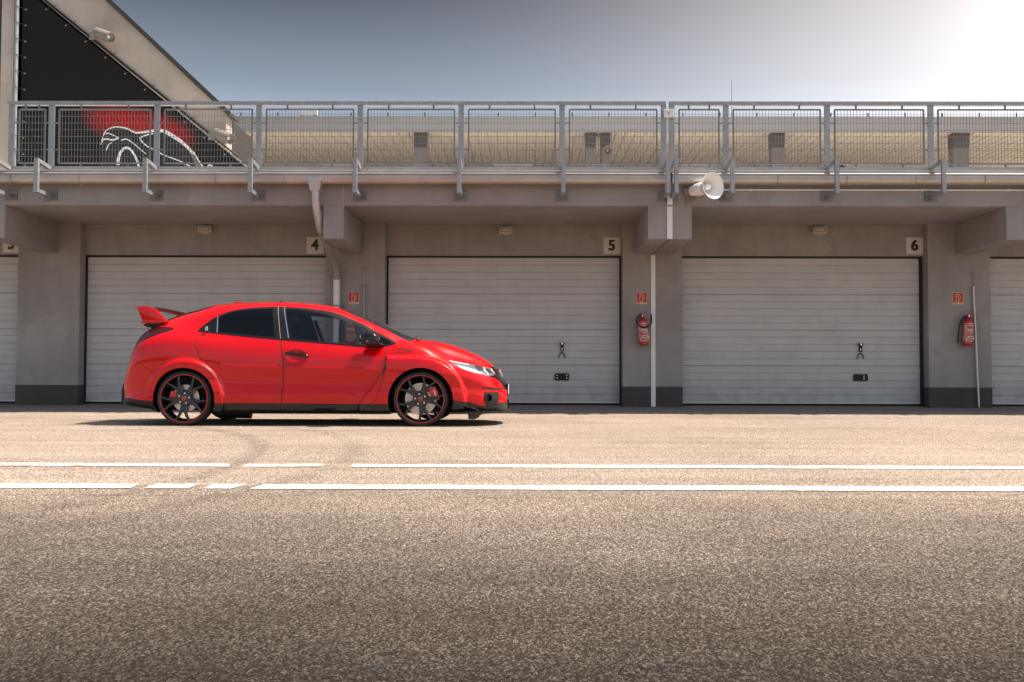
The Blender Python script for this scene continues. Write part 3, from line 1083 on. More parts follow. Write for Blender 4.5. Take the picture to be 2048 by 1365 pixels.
# ================================================================== GABLE BUILDING with banner
GB = thing("gable_building", "beige rendered gable wall with a steep sloping roof edge at the upper left", "building", (-10, 22.2, 3.652))
OG = (-10, 22.2, 3.652)
xo = lambda z: -9.294 - (z - 8.934) / .936
xl = lambda z: -10.752 - (z - 8.935) / .806
ZT = 12.5
MB().prism([(xl(ZT), ZT), (xl(5.553), 5.553), (-6.545, 5.553), (-6.545, 6.366), (xo(ZT), ZT)], 22.0, 22.45, 'y').build("sloping_beam", M['gable'], GB, OG)
MB().prism([(xo(ZT), ZT), (-6.50, 6.324), (-6.44, 6.33), (-6.44, 6.40), (xo(ZT) + .14, ZT)], 21.93, 22.6, 'y').build("roof_edge", M['darkmetal'], GB, OG)
MB().box(-11.55, -11.25, 21.9, 22.45, 3.652, ZT).build("corner_column", M['gable'], GB, OG)
MB().prism([(-11.25, 3.652), (-4.2, 3.652), (-6.545, 5.56), (-11.25, 9.33)], 22.10, 22.40, 'y').build("infill_wall", M['darkmetal'], GB, OG)
MB().box(-16, -11.55, 22.2, 22.45, 3.652, ZT).build("side_wall", M['darkmetal'], GB, OG)
MB().box(-6.57, -6.546, 22.45, 24.2, 3.66, 6.33).build("return_wall", M['darkmetal'], GB, OG)  # shade put into the colour: dark material on a wall the sun would reach
bm_ = MB()
for off_, w_ in ((0.03, .035),):
    bm_.beam((xl(ZT) + .02, 21.975, ZT), (xl(3.66) + .02, 21.975, 3.66), w_, .05, (0, 1, 0))
bm_.build("edge_batten", M['cream'], GB, OG)
MB().tube([(-11.19, 21.86, 3.66), (-11.19, 21.86, ZT)], .045, 12).build("vertical_pipe", M['galv'], GB, OG, smooth=True)
cb = MB()
cb.tube([(xl(ZT) + .10, 21.97, ZT), (xl(5.4) + .10, 21.97, 5.4)], .022, 8)
cb.tube([(-11.245, 21.88, 3.66), (-11.245, 21.88, ZT)], .012, 6)
cb.build("edge_cable", M['black'], GB, OG)


def banner_mat():
    m = NM("banner_print")
    m.set(Roughness=0.75, Specular_IOR_Level=0.2)
    v = m.coord()
    tc = m.n('ShaderNodeTexCoord')
    s = m.n('ShaderNodeSeparateXYZ')
    m.l(tc.outputs['Object'], s.inputs[0])
    # printed red patch above the drawn roof line, ribbed by printed strokes
    dx = m.math('DIVIDE', m.math('ADD', s.outputs['X'], 0.10), 1.25)
    dz = m.math('DIVIDE', m.math('ADD', m.math('ADD', s.outputs['Z'], 0.08), m.math('MULTIPLY', s.outputs['X'], 0.20)), 0.44)
    r2 = m.math('ADD', m.math('POWER', m.math('ABSOLUTE', dx), 2.4), m.math('POWER', m.math('ABSOLUTE', dz), 2.0))
    f = m.math('MULTIPLY', m.mr(r2, 0.0, 1.35, 1, 0, True), m.mr(m.noise(m.coord((3, 1, .6)), 2.0, 3), 0.3, 0.6, 0.75, 1.0))
    wv = m.n('ShaderNodeTexWave')
    wv.inputs['Scale'].default_value = 3.0
    wv.inputs['Distortion'].default_value = 1.0
    mp = m.n('ShaderNodeMapping')
    mp.inputs['Rotation'].default_value = (0, rad(25), 0)
    m.l(tc.outputs['Object'], mp.inputs[0])
    m.l(mp.outputs[0], wv.inputs[0])
    red = m.mix(wv.outputs['Fac'], (0.52, 0.012, 0.010, 1), (0.30, 0.008, 0.008, 1))
    c = m.mix(f, (0.011, 0.0105, 0.010, 1), red)
    m.l(c, m.p.inputs['Base Color'])
    return m.m


BN = thing("banner", "black triangular tarpaulin banner with a white line drawing of a car and a red glow", "banner", (-8.35, 21.92, 6.10))
ob = (-8.35, 21.92, 6.10)
MB().prism([(-11.10, 3.70), (xl(3.70) - .04, 3.70), (xl(ZT) - .04, ZT), (-11.10, ZT)][:2] + [(xl(9.25) - .04 + .0, 9.25), (-11.10, 9.25)], 21.915, 21.93, 'y').build("tarpaulin", banner_mat(), BN, ob)
# dark body fill of the drawn car (covers the red under the roof line)
roofl = [(-9.293, 5.652), (-9.245, 5.838), (-9.195, 5.942), (-9.113, 6.004), (-9.001, 6.041), (-8.877, 6.041), (-8.732, 6.014), (-8.628, 5.967), (-8.524, 5.911), (-8.319, 5.932), (-8.113, 5.963), (-7.969, 5.963), (-7.866, 5.943), (-7.741, 5.87), (-7.575, 5.767), (-7.408, 5.633), (-7.283, 5.509), (-7.21, 5.447)]
MB().prism(roofl + [(-7.0, 5.1), (-7.6, 4.6), (-9.3, 4.8)], 21.910, 21.914, 'y').build("drawn_body", M['black'], BN, ob)
lines = MB()
yy = 21.909


def sl(pts, w0, w1=None):
    P = [(p[0], yy, p[1]) for p in pts]
    n = len(P)
    # smooth by Catmull-Rom
    out = []
    for i in range(n - 1):
        p0, p1, p2, p3 = (Vector(P[max(i - 1, 0)]), Vector(P[i]), Vector(P[i + 1]), Vector(P[min(i + 2, n - 1)]))
        for k in range(4):
            t = k / 4
            out.append(0.5 * ((2 * p1) + (p2 - p0) * t + (2 * p0 - 5 * p1 + 4 * p2 - p3) * t * t + (3 * p1 - p0 - 3 * p2 + p3) * t ** 3))
    out.append(Vector(P[-1]))
    w1 = w0 if w1 is None else w1
    m_ = len(out)
    ws = [1.35 * (w0 + (w1 - w0) * i / (m_ - 1)) for i in range(m_)]
    lines.ribbon(out, ws, .003)


sl(roofl[:9], .014, .030)
sl(roofl[8:14], .030, .065)
sl(roofl[13:], .065, .035)
sl([(-9.194, 5.88), (-9.143, 5.906), (-9.018, 5.859), (-8.894, 5.803)], .018)
sl([(-9.283, 5.672), (-9.243, 5.755), (-9.161, 5.776), (-9.037, 5.755), (-8.894, 5.803)], .022, .03)
sl([(-9.167, 5.517), (-9.148, 5.59), (-9.108, 5.662), (-9.036, 5.697)], .016)
sl([(-8.841, 5.745), (-8.769, 5.772), (-8.687, 5.76), (-8.562, 5.673), (-8.416, 5.549), (-8.291, 5.446)], .026, .012)
sl([(-8.904, 5.197), (-8.896, 5.342), (-8.857, 5.466), (-8.797, 5.549), (-8.725, 5.58), (-8.642, 5.549), (-8.558, 5.446), (-8.484, 5.301), (-8.43, 5.115), (-8.418, 5.033)], .05, .03)
sl([(-8.133, 5.901), (-8.297, 5.86), (-8.399, 5.818), (-8.419, 5.777), (-8.356, 5.694), (-8.252, 5.611), (-8.086, 5.529), (-7.878, 5.415), (-7.547, 5.292), (-7.299, 5.168)], .024, .016)
sl([(-7.21, 5.447), (-7.158, 5.364), (-7.095, 5.261), (-7.021, 5.158)], .022)
sl([(-6.918, 5.158), (-6.878, 5.199), (-6.806, 5.175)], .02)
sl([(-7.071, 5.044), (-7.02, 5.075), (-6.948, 5.071), (-6.886, 5.034)], .02)
lines.build("white_line_drawing", M['white'], BN, ob)
gp = [(-7.40, 5.60), (-7.30, 5.50), (-7.22, 5.42), (-7.10, 5.20), (-7.03, 5.08), (-7.16, 5.10), (-7.24, 5.35)]
MB().prism(gp, 21.9085, 21.9098, 'y').build("grey_pillar_shape", M['column'], BN, ob)
ey = MB()
z = 4.0
while z < 9.2:
    ey.lathe([(.012, 0), (.020, .004), (.012, .006)], 10, (-11.02, 21.914, z), (0, -1, 0))
    xe = xl(z) - .13
    ey.lathe([(.010, 0), (.017, .004), (.010, .006)], 10, (xe, 21.914, z), (0, -1, 0))
    z += .36
ey.build("eyelets", M['chrome'], BN, ob)
rp = MB()
z = 4.0
while z < 9.2:
    rp.tube([(-11.02, 21.905, z), (-11.19, 21.80, z + .05)], .006, 5)
    xe = xl(z) - .13
    rp.tube([(xe, 21.905, z), (xe + .22, 21.95, z + .12)], .005, 5)
    z += .36
rp.build("lacing", M['black'], BN, ob)


def projector(loc, label, s=1.0):
    t = thing("sound_projector", label, "loudspeaker", loc, "sound projectors on the gable beam")
    ax = Vector((.80, -.42, -.36)).normalized()
    c = Vector((0, 0, 0))
    b = MB().lathe([(.0001, -.25), (.10, -.245), (.115, -.23), (.118, .25), (.122, .26), (.112, .262), (.105, .20), (.075, .17), (.0001, .165)], 28, c, ax)
    b.build("housing", M['beigeplastic'], t, smooth=True, angle=35)
    MB().lathe([(.0001, .19), (.035, .185), (.04, .168)], 16, c, ax).build("cone", M['white'], t, smooth=True)
    MB().lathe([(.117, -.17), (.121, -.17), (.121, -.12), (.117, -.12)], 28, c, ax).build("band", M['column'], t)
    k = MB().beam(tuple(ax * -.15), (-.27, .12, .02), .05, .03).box(-.36, -.24, .12, .15, -.06, .10)
    k.beam((-.26, .12, .02), (-.12, -.02, -.08), .04, .02)
    k.build("bracket", M['beigeplastic'], t)


projector((-9.20, 21.72, 8.04), "beige cylindrical loudspeaker high on the sloping gable beam")
projector((-6.53, 21.72, 5.80), "pale cylindrical loudspeaker at the lower end of the gable beam, behind the railing")

# ================================================================== CANOPY BUILDING behind the terrace
CB = thing("terrace_canopy", "long flat canopy with grey edge band and beige ribbed soffit behind the terrace", "canopy", (2, 28.6, 3.652))
OC = (2, 28.6, 3.652)
ZS = 7.175
MB().box(-7.94, 18, 26.8, 27.0, ZS, 7.53).build("edge_band", M['canopyband'], CB, OC)
MB().box(-7.96, 18, 26.76, 27.02, 7.53, 7.555).build("edge_capping", M['pipe'], CB, OC)
MB().box(-16, 18, 27.0, 44, 7.32, 7.5).build("roof_deck", M['darkmetal'], CB, OC)
sf = MB()
x = -16.0
vs, n = [], 0
prof = []
while x < 18:
    prof += [(x, ZS + .012), (x + .215, ZS + .012), (x + .226, ZS + .048), (x + .252, ZS + .048)]
    x += .27
vs = [(px, 27.0, pz) for px, pz in prof] + [(px, 43.8, pz) for px, pz in prof]
n = len(prof)
sf.add(vs, [(i, i + 1, n + i + 1, n + i) for i in range(n - 1)])
sf.build("soffit", M['soffit'], CB, OC)
sc_ = MB()
x = -7.78
while x < 18:
    for yq in (28.9,):
        sc_.lathe([(.0001, .014), (.018, .012), (.022, 0)], 6, (x, yq, ZS + .012), (0, 0, -1))
    x += .27
sc_.build("soffit_screws", M['darkmetal'], CB, OC)
for a, b_ in ((-2.90, -2.56), (1.772, 2.05), (2.20, 2.44), (6.82, 7.17), (11.74, 12.17), (16.6, 17.0)):
    MB().box(a, b_, 27.03, 27.33, 3.652, 6.78).build("column", M['column'], CB, OC)
    MB().prism([(a, 6.78), (b_, 6.78), (b_ + .01, ZS + .05), (a - .01, ZS + .05)], 27.02, 27.36, 'y').build("column_head", M['columnhead'], CB, OC)
MB().box(-16, 18, 43.8, 44, 3.652, 7.4).build("rear_wall", M['soffit'], CB, OC)
for xa, xb, label in ((-6.17, -5.23, "batten light on the ribbed soffit nearest the gable"), (-.87, .42, "batten light on the soffit between the two middle canopy columns"),
                      (4.95, 6.1, "batten light on the soffit right of the double canopy column"), (10.07, 11.22, "batten light on the soffit at the far right")):
    t = thing("batten_light", label, "ceiling light", ((xa + xb) / 2, 31.0, ZS), "batten lights under the canopy")
    h = (xb - xa) / 2
    MB().box(-h, h, -.07, .07, -.05, .012).build("housing", M['white'], t, bevel=.01)
    MB().box(-h + .04, h - .04, -.055, .055, -.085, -.05).build("diffuser", M['offwhite'], t, bevel=.015)
    MB().box(-h, h, .25, .42, -.03, .012).build("cable_tray", M['darkmetal'], t)
w = MB()
pts = [(-7.9 + i * 1.0, 26.9, 7.66 - .012 * ((i % 2))) for i in range(26)]
w.tube(pts, .006, 5)
for i in range(25):
    w.box(-7.6 + i * 1.0 - .012, -7.6 + i * 1.0 + .012, 26.88, 26.92, 7.55, 7.69)
tag(w.build("roof_wire", M['darkmetal'], None, (0, 26.9, 7.6)), "thin lightning wire on short stands along the canopy roof edge", "lightning wire")
t = thing("air_terminal", "slender upright lightning rod on the canopy roof right of the railing gap", "lightning rod", (5.72, 26.9, 7.53))
MB().tube([(0, 0, 0.02), (0, 0, 1.05)], [.009, .004], 6).build("rod", M['darkmetal'], t)
MB().box(-.05, .05, -.05, .05, 0, .06).build("foot", M['darkmetal'], t)
t = thing("roof_box", "small white box standing on the canopy edge left of centre", "box", (-5.755, 26.9, 7.56))
MB().box(-.23, .23, -.04, .04, .06, .22).build("housing", M['white'], t)
MB().box(-.21, -.19, -.02, .02, 0, .06).box(.19, .21, -.02, .02, 0, .06).build("legs", M['darkmetal'], t)
t = thing("horn_speaker", "small round horn speaker on the double canopy column", "loudspeaker", (2.36, 26.86, 6.66))
ax = Vector((0, -1, -.15)).normalized()
MB().lathe([(.03, -.2), (.05, -.12), (.085, -.05), (.125, .03), (.128, .035), (.120, .03), (.075, -.05), (.04, -.1), (.0001, -.12)], 24, (0, 0, 0), ax).build("bell", M['beigeplastic'], t, smooth=True, angle=60)
MB().lathe([(.0001, -.30), (.06, -.29), (.06, -.18), (.03, -.17)], 16, (0, 0, 0), ax).build("driver", M['column'], t, smooth=True)
MB().lathe([(.03, -.1), (.03, -.02), (.0001, .0)], 12, (0, 0, 0), ax).build("inner_horn", M['white'], t, smooth=True)
MB().beam((0, .05, 0), (-.02, .18, .02), .04, .03).build("bracket", M['column'], t)

# ================================================================== THE CAR
XC, YC = -2.393, 11.89
CAR = thing("car", "red five door hatchback with a big rear wing and black red-striped wheels", "car", (XC, YC, 0))
HUBR, HUBF, HZ = -1.301, 1.301, 0.302


def pchip(xs, ys):
    xs, ys = np.asarray(xs, float), np.asarray(ys, float)
    h = np.diff(xs)
    d = np.diff(ys) / h
    m = np.zeros_like(xs)
    for i in range(1, len(xs) - 1):
        if d[i - 1] * d[i] > 0:
            w1, w2 = 2 * h[i] + h[i - 1], h[i] + 2 * h[i - 1]
            m[i] = (w1 + w2) / (w1 / d[i - 1] + w2 / d[i])
    m[0], m[-1] = d[0], d[-1]

    def f(x):
        x = np.clip(np.asarray(x, float), xs[0], xs[-1])
        i = np.clip(np.searchsorted(xs, x) - 1, 0, len(xs) - 2)
        t = (x - xs[i]) / h[i]
        return (ys[i] * (1 + 2 * t) * (1 - t) ** 2 + h[i] * m[i] * t * (1 - t) ** 2 + ys[i + 1] * t * t * (3 - 2 * t) + h[i] * m[i + 1] * t * t * (t - 1))
    return f


def T(*kv):
    return pchip(kv[0::2], kv[1::2])


XR, XF = -2.085, 2.246
wmax = T(-2.085, .60, -2.05, .69, -2.0, .755, -1.9, .825, -1.75, .872, -1.5, .892, -1.2, .898, -.8, .896, 0, .896, .8, .896, 1.2, .900, 1.5, .895, 1.7, .872, 1.85, .835, 1.97, .785, 2.06, .70, 2.14, .60, 2.2, .48, 2.246, .36)
z5f = T(-2.085, .36, -2.0, .52, -1.9, .68, -1.75, .775, -1.5, .805, -1.2, .78, -.9, .70, -.6, .655, 0, .637, .9, .62, 1.4, .62, 1.7, .58, 1.9, .52, 2.06, .44, 2.2, .35, 2.246, .31)
zbf = T(-2.085, .44, -2.03, .62, -1.97, .77, -1.92, .875, -1.85, .965, -1.72, 1.03, -1.5, 1.066, -1.19, 1.052, -.67, .996, -.17, .951, .3, .916, .67, .890, .9, .892, 1.05, .905, 1.2, .898, 1.3, .878, 1.45, .812, 1.6, .742, 1.8, .692, 2.0, .628, 2.1, .575, 2.18, .50, 2.246, .40)
wbf = T(-2.085, .56, -2.0, .68, -1.9, .73, -1.75, .765, -1.5, .782, -1.19, .796, -.67, .815, 0, .825, .67, .822, 1.0, .820, 1.3, .805, 1.6, .765, 1.8, .725, 1.95, .66, 2.06, .58, 2.14, .48, 2.2, .385, 2.246, .29)
zrf = T(-2.085, .47, -2.03, .67, -1.97, .83, -1.92, .935, -1.86, 1.01, -1.75, 1.085, -1.62, 1.140, -1.437, 1.210, -1.263, 1.258, -1.147, 1.298, -1.0, 1.330, -.8, 1.348, -.4, 1.357, -.065, 1.345, .13, 1.320, .26, 1.300, .39, 1.260, .52, 1.206, .66, 1.145, .75, 1.096, .86, 1.040, .965, .987, 1.05, .950, 1.2, .918, 1.3, .900, 1.45, .852, 1.6, .785, 1.8, .728, 2.0, .660, 2.1, .605, 2.18, .525, 2.246, .425)
wrf = T(-2.085, .50, -2.0, .62, -1.85, .665, -1.6, .635, -1.26, .618, -.8, .604, -.4, .598, 0, .598, .26, .615, .52, .655, .75, .702, .965, .748, 1.05, .752, 1.3, .712, 1.6, .668, 1.8, .628, 1.95, .56, 2.06, .48, 2.14, .39, 2.2, .30, 2.246, .22)
ztf = T(-2.085, .49, -2.03, .70, -1.98, .87, -1.93, .985, -1.87, 1.065, -1.78, 1.125, -1.69, 1.185, -1.56, 1.242, -1.47, 1.274, -1.35, 1.308, -1.2, 1.348, -1.085, 1.378, -.936, 1.390, -.713, 1.402, -.4, 1.412, -.094, 1.400, .067, 1.385, .194, 1.367, .318, 1.340, .463, 1.297, .598, 1.243, .707, 1.202, .835, 1.153, .937, 1.107, 1.116, 1.026, 1.2, .990, 1.3, .970, 1.53, .936, 1.74, .865, 1.94, .778, 2.04, .718, 2.10, .662, 2.15, .59, 2.2, .51, 2.246, .435)
cnc = T(-2.085, 0, -1.3, .0, -.9, .6, -.6, 1, .5, 1, .85, .7, 1.0, .2, 1.2, 0, 2.246, 0)

SEG = [5, 5, 8, 10, 13, 13, 10, 34, 8, 10, 10]
NT = sum(SEG) + 1
KPOS = np.concatenate([[0], np.cumsum(SEG)])         # sample index of each control point


def controls(x):
    """control polygon of the half section at x: arrays (..., 12) of w and z"""
    x = np.asarray(x, float)
    wm, z5, zb, wb, zr, wr, zt, cc = wmax(x), z5f(x), zbf(x), wbf(x), zrf(x), wrf(x), ztf(x), cnc(x)
    s = z5 / .635
    rq = np.clip((-.95 - x) / .3, 0, 1) * np.clip((x + 2.1) / .15, 0, 1)
    W = [wm - .075, wm - .030, wm - .014, wm - .004 * (1 - cc) - .001 - .020 * rq, wm - .008 - .024 * cc - .006 * rq, wm, wm - .24 * (wm - wb), wb, wr, wr - .095 * np.clip(wr / .6, 0, 1), None, 0 * x]
    W[10] = .5 * W[9]
    z9 = zr + .58 * (zt - zr)
    z6 = z5 + .56 * (zb - z5)
    tb = np.clip((-1.60 - x) / .10, 0, 1)
    Z = [.137 + .048 * tb + .04 * np.clip((-1.7 - x) / .35, 0, 1), .19 + .035 * tb + .025 * np.clip((-1.7 - x) / .35, 0, 1), .19 + .065 * s, .19 + .165 * s, .19 + .28 * s, z5, z6, zb, zr, z9, zt - .25 * (zt - z9), zt]
    Z[2] = np.minimum(Z[2], z5 - .06)
    Z[3] = np.minimum(Z[3], z5 - .04)
    Z[4] = np.minimum(Z[4], z5 - .02)
    return np.stack(W, -1), np.stack(Z, -1)


def flare(x, z):
    x, z = np.asarray(x, float), np.asarray(z, float)
    # rear arch: eyebrow band with an up-facing bevel
    r = np.hypot(x - HUBR, z - .289)
    ang = np.degrees(np.arctan2(z - .289, x - HUBR))
    d = np.clip((.460 - r) / .042, 0, 1)
    d = d * d * (3 - 2 * d)
    fade = np.clip((178 - np.abs(ang)) / 60, 0, 1) * np.where(np.abs(ang) > 90, np.where(ang > 0, 1, 0), 1)
    o = .042 * d * np.clip(fade * 1.3, 0, 1)
    # front arch, runs straight back to the door as a blister
    r2 = np.where(x > HUBF, np.hypot((x - HUBF) * .96, z - .289), z - .289)
    lim = .492
    d2 = np.clip((lim - r2) / .036, 0, 1)
    d2 = d2 * d2 * (3 - 2 * d2)
    xb = .918 - .30 * np.clip((.70 - z) / .46, 0, 1) ** 1.25
    on = np.clip((x - xb) / .006, 0, 1)
    o = o + .040 * d2 * on * np.clip((1.86 - x) / .03, 0, 1)
    # door handle cup
    q = ((x + .085) / .137) ** 2 + ((z - .752) / .086) ** 2
    o = o - .022 * np.clip(1 - q, 0, 1) ** .8
    # crease above which the door shoulder leans in, light sill line
    o = o + .009 * np.exp(-((z - (.640 - .02 * x)) / .013) ** 2) * np.clip((.9 - x) / .1, 0, 1) * np.clip((x + .95) / .1, 0, 1)
    sl_ = .358 - .0 * x + .012 * np.clip((x - .1) / .3, 0, 1) - .12 * np.clip((x - .35) / .42, 0, 1) ** 2
    o = o + .010 * np.clip(1 - np.abs(z - sl_ + .012) / .030, 0, 1) * np.clip((.80 - x) / .05, 0, 1) * np.clip((x + .88) / .03, 0, 1)
    return o


def surf(x, t):
    """x array, t in sample units (0..NT-1) -> w, z"""
    x, t = np.asarray(x, float), np.asarray(t, float)
    W, Z = controls(x)
    dW, dZ = np.diff(W, axis=-1), np.diff(Z, axis=-1)
    L = np.maximum(np.hypot(dW, dZ), 1e-5)

    def tang(D):
        s = D / L
        m = np.zeros(W.shape)
        m[..., 1:-1] = (s[..., :-1] * L[..., 1:] + s[..., 1:] * L[..., :-1]) / (L[..., :-1] + L[..., 1:])
        m[..., 0], m[..., -1] = s[..., 0], s[..., -1]
        return m
    mW, mZ = tang(dW), tang(dZ)
    mZ[..., -1] = 0
    mW[..., -1] = -1
    k = np.clip(np.searchsorted(KPOS, t, side='right') - 1, 0, len(SEG) - 1)
    u = (t - KPOS[k]) / np.asarray(SEG)[k]
    g = lambda A, kk: np.take_along_axis(A, kk[..., None], -1)[..., 0]
    l = g(L, k)
    h0, h1, h2, h3 = (1 + 2 * u) * (1 - u) ** 2, u * (1 - u) ** 2, u * u * (3 - 2 * u), u * u * (u - 1)
    w = g(W, k) * h0 + l * g(mW, k) * h1 + g(W, k + 1) * h2 + l * g(mW, k + 1) * h3
    z = g(Z, k) * h0 + l * g(mZ, k) * h1 + g(Z, k + 1) * h2 + l * g(mZ, k + 1) * h3
    w = w + flare(x, z) * np.clip((KPOS[8] - t) / 6, 0, 1)
    # power bulge lines on the bonnet
    hb = np.clip((x - 1.25) / .2, 0, 1) * np.clip((2.06 - x) / .2, 0, 1)
    ridge = np.abs(w - (.50 - .12 * (x - 1.3)))
    z = z + hb * np.clip((t - KPOS[8]) / 3, 0, 1) * (.010 * np.exp(-(ridge / .022) ** 2) + .006 * np.clip((.50 - .12 * (x - 1.3) - w) / .05, 0, 1))
    return np.maximum(w, 0), z


def t_for_z(x, z, tmax):
    lo, hi = np.zeros_like(x), np.full_like(x, float(tmax))
    for _ in range(34):
        m = (lo + hi) / 2
        below = surf(x, m)[1] < z
        lo = np.where(below, m, lo)
        hi = np.where(below, hi, m)
    return (lo + hi) / 2


def t_for_w(x, w, tmin):
    lo, hi = np.full_like(x, float(tmin)), np.full_like(x, float(NT - 1))
    for _ in range(34):
        m = (lo + hi) / 2
        out = surf(x, m)[0] > w
        lo = np.where(out, m, lo)
        hi = np.where(out, hi, m)
    return (lo + hi) / 2


# outlines in side view (x, z)
def arc(cx, cz, r, a0, a1, n=24):
    return [(cx + r * math.cos(rad(a0 + (a1 - a0) * i / n)), cz + r * math.sin(rad(a0 + (a1 - a0) * i / n))) for i in range(n + 1)]


def smooth_poly(pts, n=5, closed=True, keep=()):
    P = [np.array(p, float) for p in pts]
    m = len(P)
    out = []
    for i in range(m if closed else m - 1):
        p0, p1, p2, p3 = P[(i - 1) % m] if closed or i > 0 else P[i], P[i], P[(i + 1) % m], P[(i + 2) % m] if closed or i + 2 < m else P[(i + 1) % m]
        if i in keep:
            p0 = p1
        if (i + 1) % m in keep:
            p3 = p2
        for k in range(n):
            t = k / n
            out.append(tuple(0.5 * ((2 * p1) + (p2 - p0) * t + (2 * p0 - 5 * p1 + 4 * p2 - p3) * t * t + (3 * p1 - p0 - 3 * p2 + p3) * t ** 3)))
    if not closed:
        out.append(tuple(P[-1]))
    return out


ARCH_R = arc(HUBR - .008, .289, .350, 0, 360, 72)
ARCH_F = arc(HUBF + .002, .289, .357, 0, 360, 72)
DLO = smooth_poly([(-1.192, 1.058), (-1.18, 1.044), (-.975, 1.024), (-.667, .992), (-.171, .949), (.29, .911), (.55, .888), (.70, .877), (.80, .872), (.87, .880), (.968, .902), (1.018, .918),
                   (.965, .958), (.856, 1.013), (.746, 1.072), (.661, 1.120), (.518, 1.183), (.388, 1.238), (.259, 1.275), (.11, 1.300), (-.065, 1.320), (-.267, 1.331), (-.40, 1.332), (-.597, 1.321), (-.793, 1.295), (-.918, 1.258), (-1.038, 1.198), (-1.10, 1.150), (-1.155, 1.100)], 4, True, (0, 1, 11))
G_REAR = smooth_poly([(-.985, 1.200), (-.91, 1.238), (-.852, 1.262), (-.725, 1.290), (-.593, 1.302), (-.392, 1.309), (-.392, 1.308), (-.334, .982), (-.335, .981), (-.50, .995), (-.671, 1.011), (-.958, 1.038)], 4, True, (0, 5, 6, 7, 8, 11))
G_FRONT = smooth_poly([(-.243, 1.308), (-.06, 1.296), (.109, 1.267), (.259, 1.226), (.395, 1.182), (.525, 1.128), (.680, 1.055), (.692, 1.009), (.704, .902), (.427, .916), (.182, .936), (-.152, .966)], 4, True, (0, 6, 7, 8, 11))
G_FIX = [(.716, 1.030), (.722, .905), (.80, .888), (.97, .915), (.94, .945), (.80, 1.012), (.722, 1.045)]
QUART = [(-1.165, 1.058), (-1.12, 1.112), (-1.015, 1.196), (-.998, 1.035)]
HEADL = smooth_poly([(1.569, .736), (1.666, .720), (1.764, .702), (1.861, .684), (1.945, .668), (2.02, .654), (2.072, .640), (2.115, .578), (2.105, .566), (2.036, .556), (1.973, .578), (1.869, .600), (1.764, .636), (1.694, .676), (1.625, .712)], 3, True, (0, 6, 7))
zfp = lambda pts: [(1.2265 + (u - 0) / 8.03 / 177.2, .98 + .056 - (v) / 8.03 / 176.6) for u, v in pts]
HL_DARK = [(1.875, .678), (1.955, .664), (1.985, .622), (1.935, .612), (1.905, .640)]
HL_SLIT = [(1.998, .640), (2.030, .634), (2.078, .592), (2.050, .588)]
HL_BLOCK = [(1.852, .660), (1.868, .654), (1.902, .604), (1.858, .612)]
GRILLE = [(2.03, .662), (2.30, .672), (2.30, .405), (2.204, .405), (2.203, .440), (2.168, .490), (2.107, .537), (2.036, .553), (2.108, .566), (2.118, .578), (2.074, .642)]
TAIL = smooth_poly([(-2.10, 1.103), (-1.819, 1.106), (-1.587, 1.097), (-1.50, 1.090), (-1.468, 1.070), (-1.516, 1.046), (-1.609, 1.016), (-1.701, .978), (-1.794, .938), (-1.86, .905), (-1.90, .880), (-2.10, .865)], 4, True, (0, 1, 9, 10, 11))
TAILLO = smooth_poly([(-1.862, .900), (-1.80, .928), (-1.768, .925), (-1.80, .885), (-1.86, .825), (-1.92, .775), (-2.10, .76), (-2.10, .865), (-1.90, .880)], 3, True, (0, 6, 7, 8))
FOG = [(1.988, .378), (2.150, .372), (2.160, .322), (2.152, .262), (2.132, .234), (2.012, .238), (1.996, .315)]
SKIRT = [(-1.10, .247), (.10, .246), (.80, .242), (1.05, .244), (1.05, .05), (-1.10, .05)]
SPLIT = [(1.55, .284), (1.656, .281), (1.83, .268), (1.906, .241), (2.008, .216), (2.02, .236), (2.135, .232), (2.155, .258), (2.30, .255), (2.30, .05), (1.55, .05)]
DIFF = [(-2.2, .305), (-1.976, .302), (-1.847, .285), (-1.736, .272), (-1.55, .265), (-1.55, .05), (-2.2, .05)]
DOOR_R = smooth_poly([(-1.206, 1.049), (-1.188, .99), (-1.180, .884), (-1.157, .810), (-1.105, .675), (-1.09, .660), (-.985, .575), (-.90, .46), (-.868, .35), (-.862, .249), (-.80, .2475), (-.236, .2465), (-.228, .40), (-.218, .60), (-.222, .72), (-.252, .913), (-.262, .957), (-.34, 1.34), (-.70, 1.32), (-1.0, 1.24)], 3, True, (0, 9, 11, 16, 17, 18, 19))
DOOR_F = smooth_poly([(-.226, .2465), (.15, .2455), (.50, .243), (.74, .243), (.79, .262), (.83, .335), (.868, .451), (.902, .610), (.912, .700), (.912, .74), (.905, .79), (.893, .872), (.70, .872), (.70, 1.11), (.26, 1.29), (-.33, 1.345), (-.252, .957), (-.242, .913), (-.212, .72), (-.208, .60), (-.218, .40)], 3, True, (0, 3, 11, 12, 13, 14, 15, 16))
BUMP_F = [(1.42, .646), (1.52, .706), (1.582, .738), (1.625, .711), (1.70, .673), (1.80, .622), (1.90, .592), (2.036, .553), (2.30, .50), (2.30, .10), (1.60, .10), (1.655, .33), (1.60, .50), (1.505, .590)]
BUMP_R = [(-2.2, .80), (-1.93, .765), (-1.86, .70), (-1.70, .62), (-1.655, .57), (-1.64, .40), (-1.67, .20), (-1.70, .10), (-2.2, .10)]
HOOD = [(1.118, .935), (1.275, .899), (1.415, .840), (1.583, .759), (1.70, .716), (1.80, .698), (1.945, .670), (2.085, .650), (2.20, .66), (2.2, .85), (1.9, .95), (1.6, 1.1), (1.10, 1.1)]
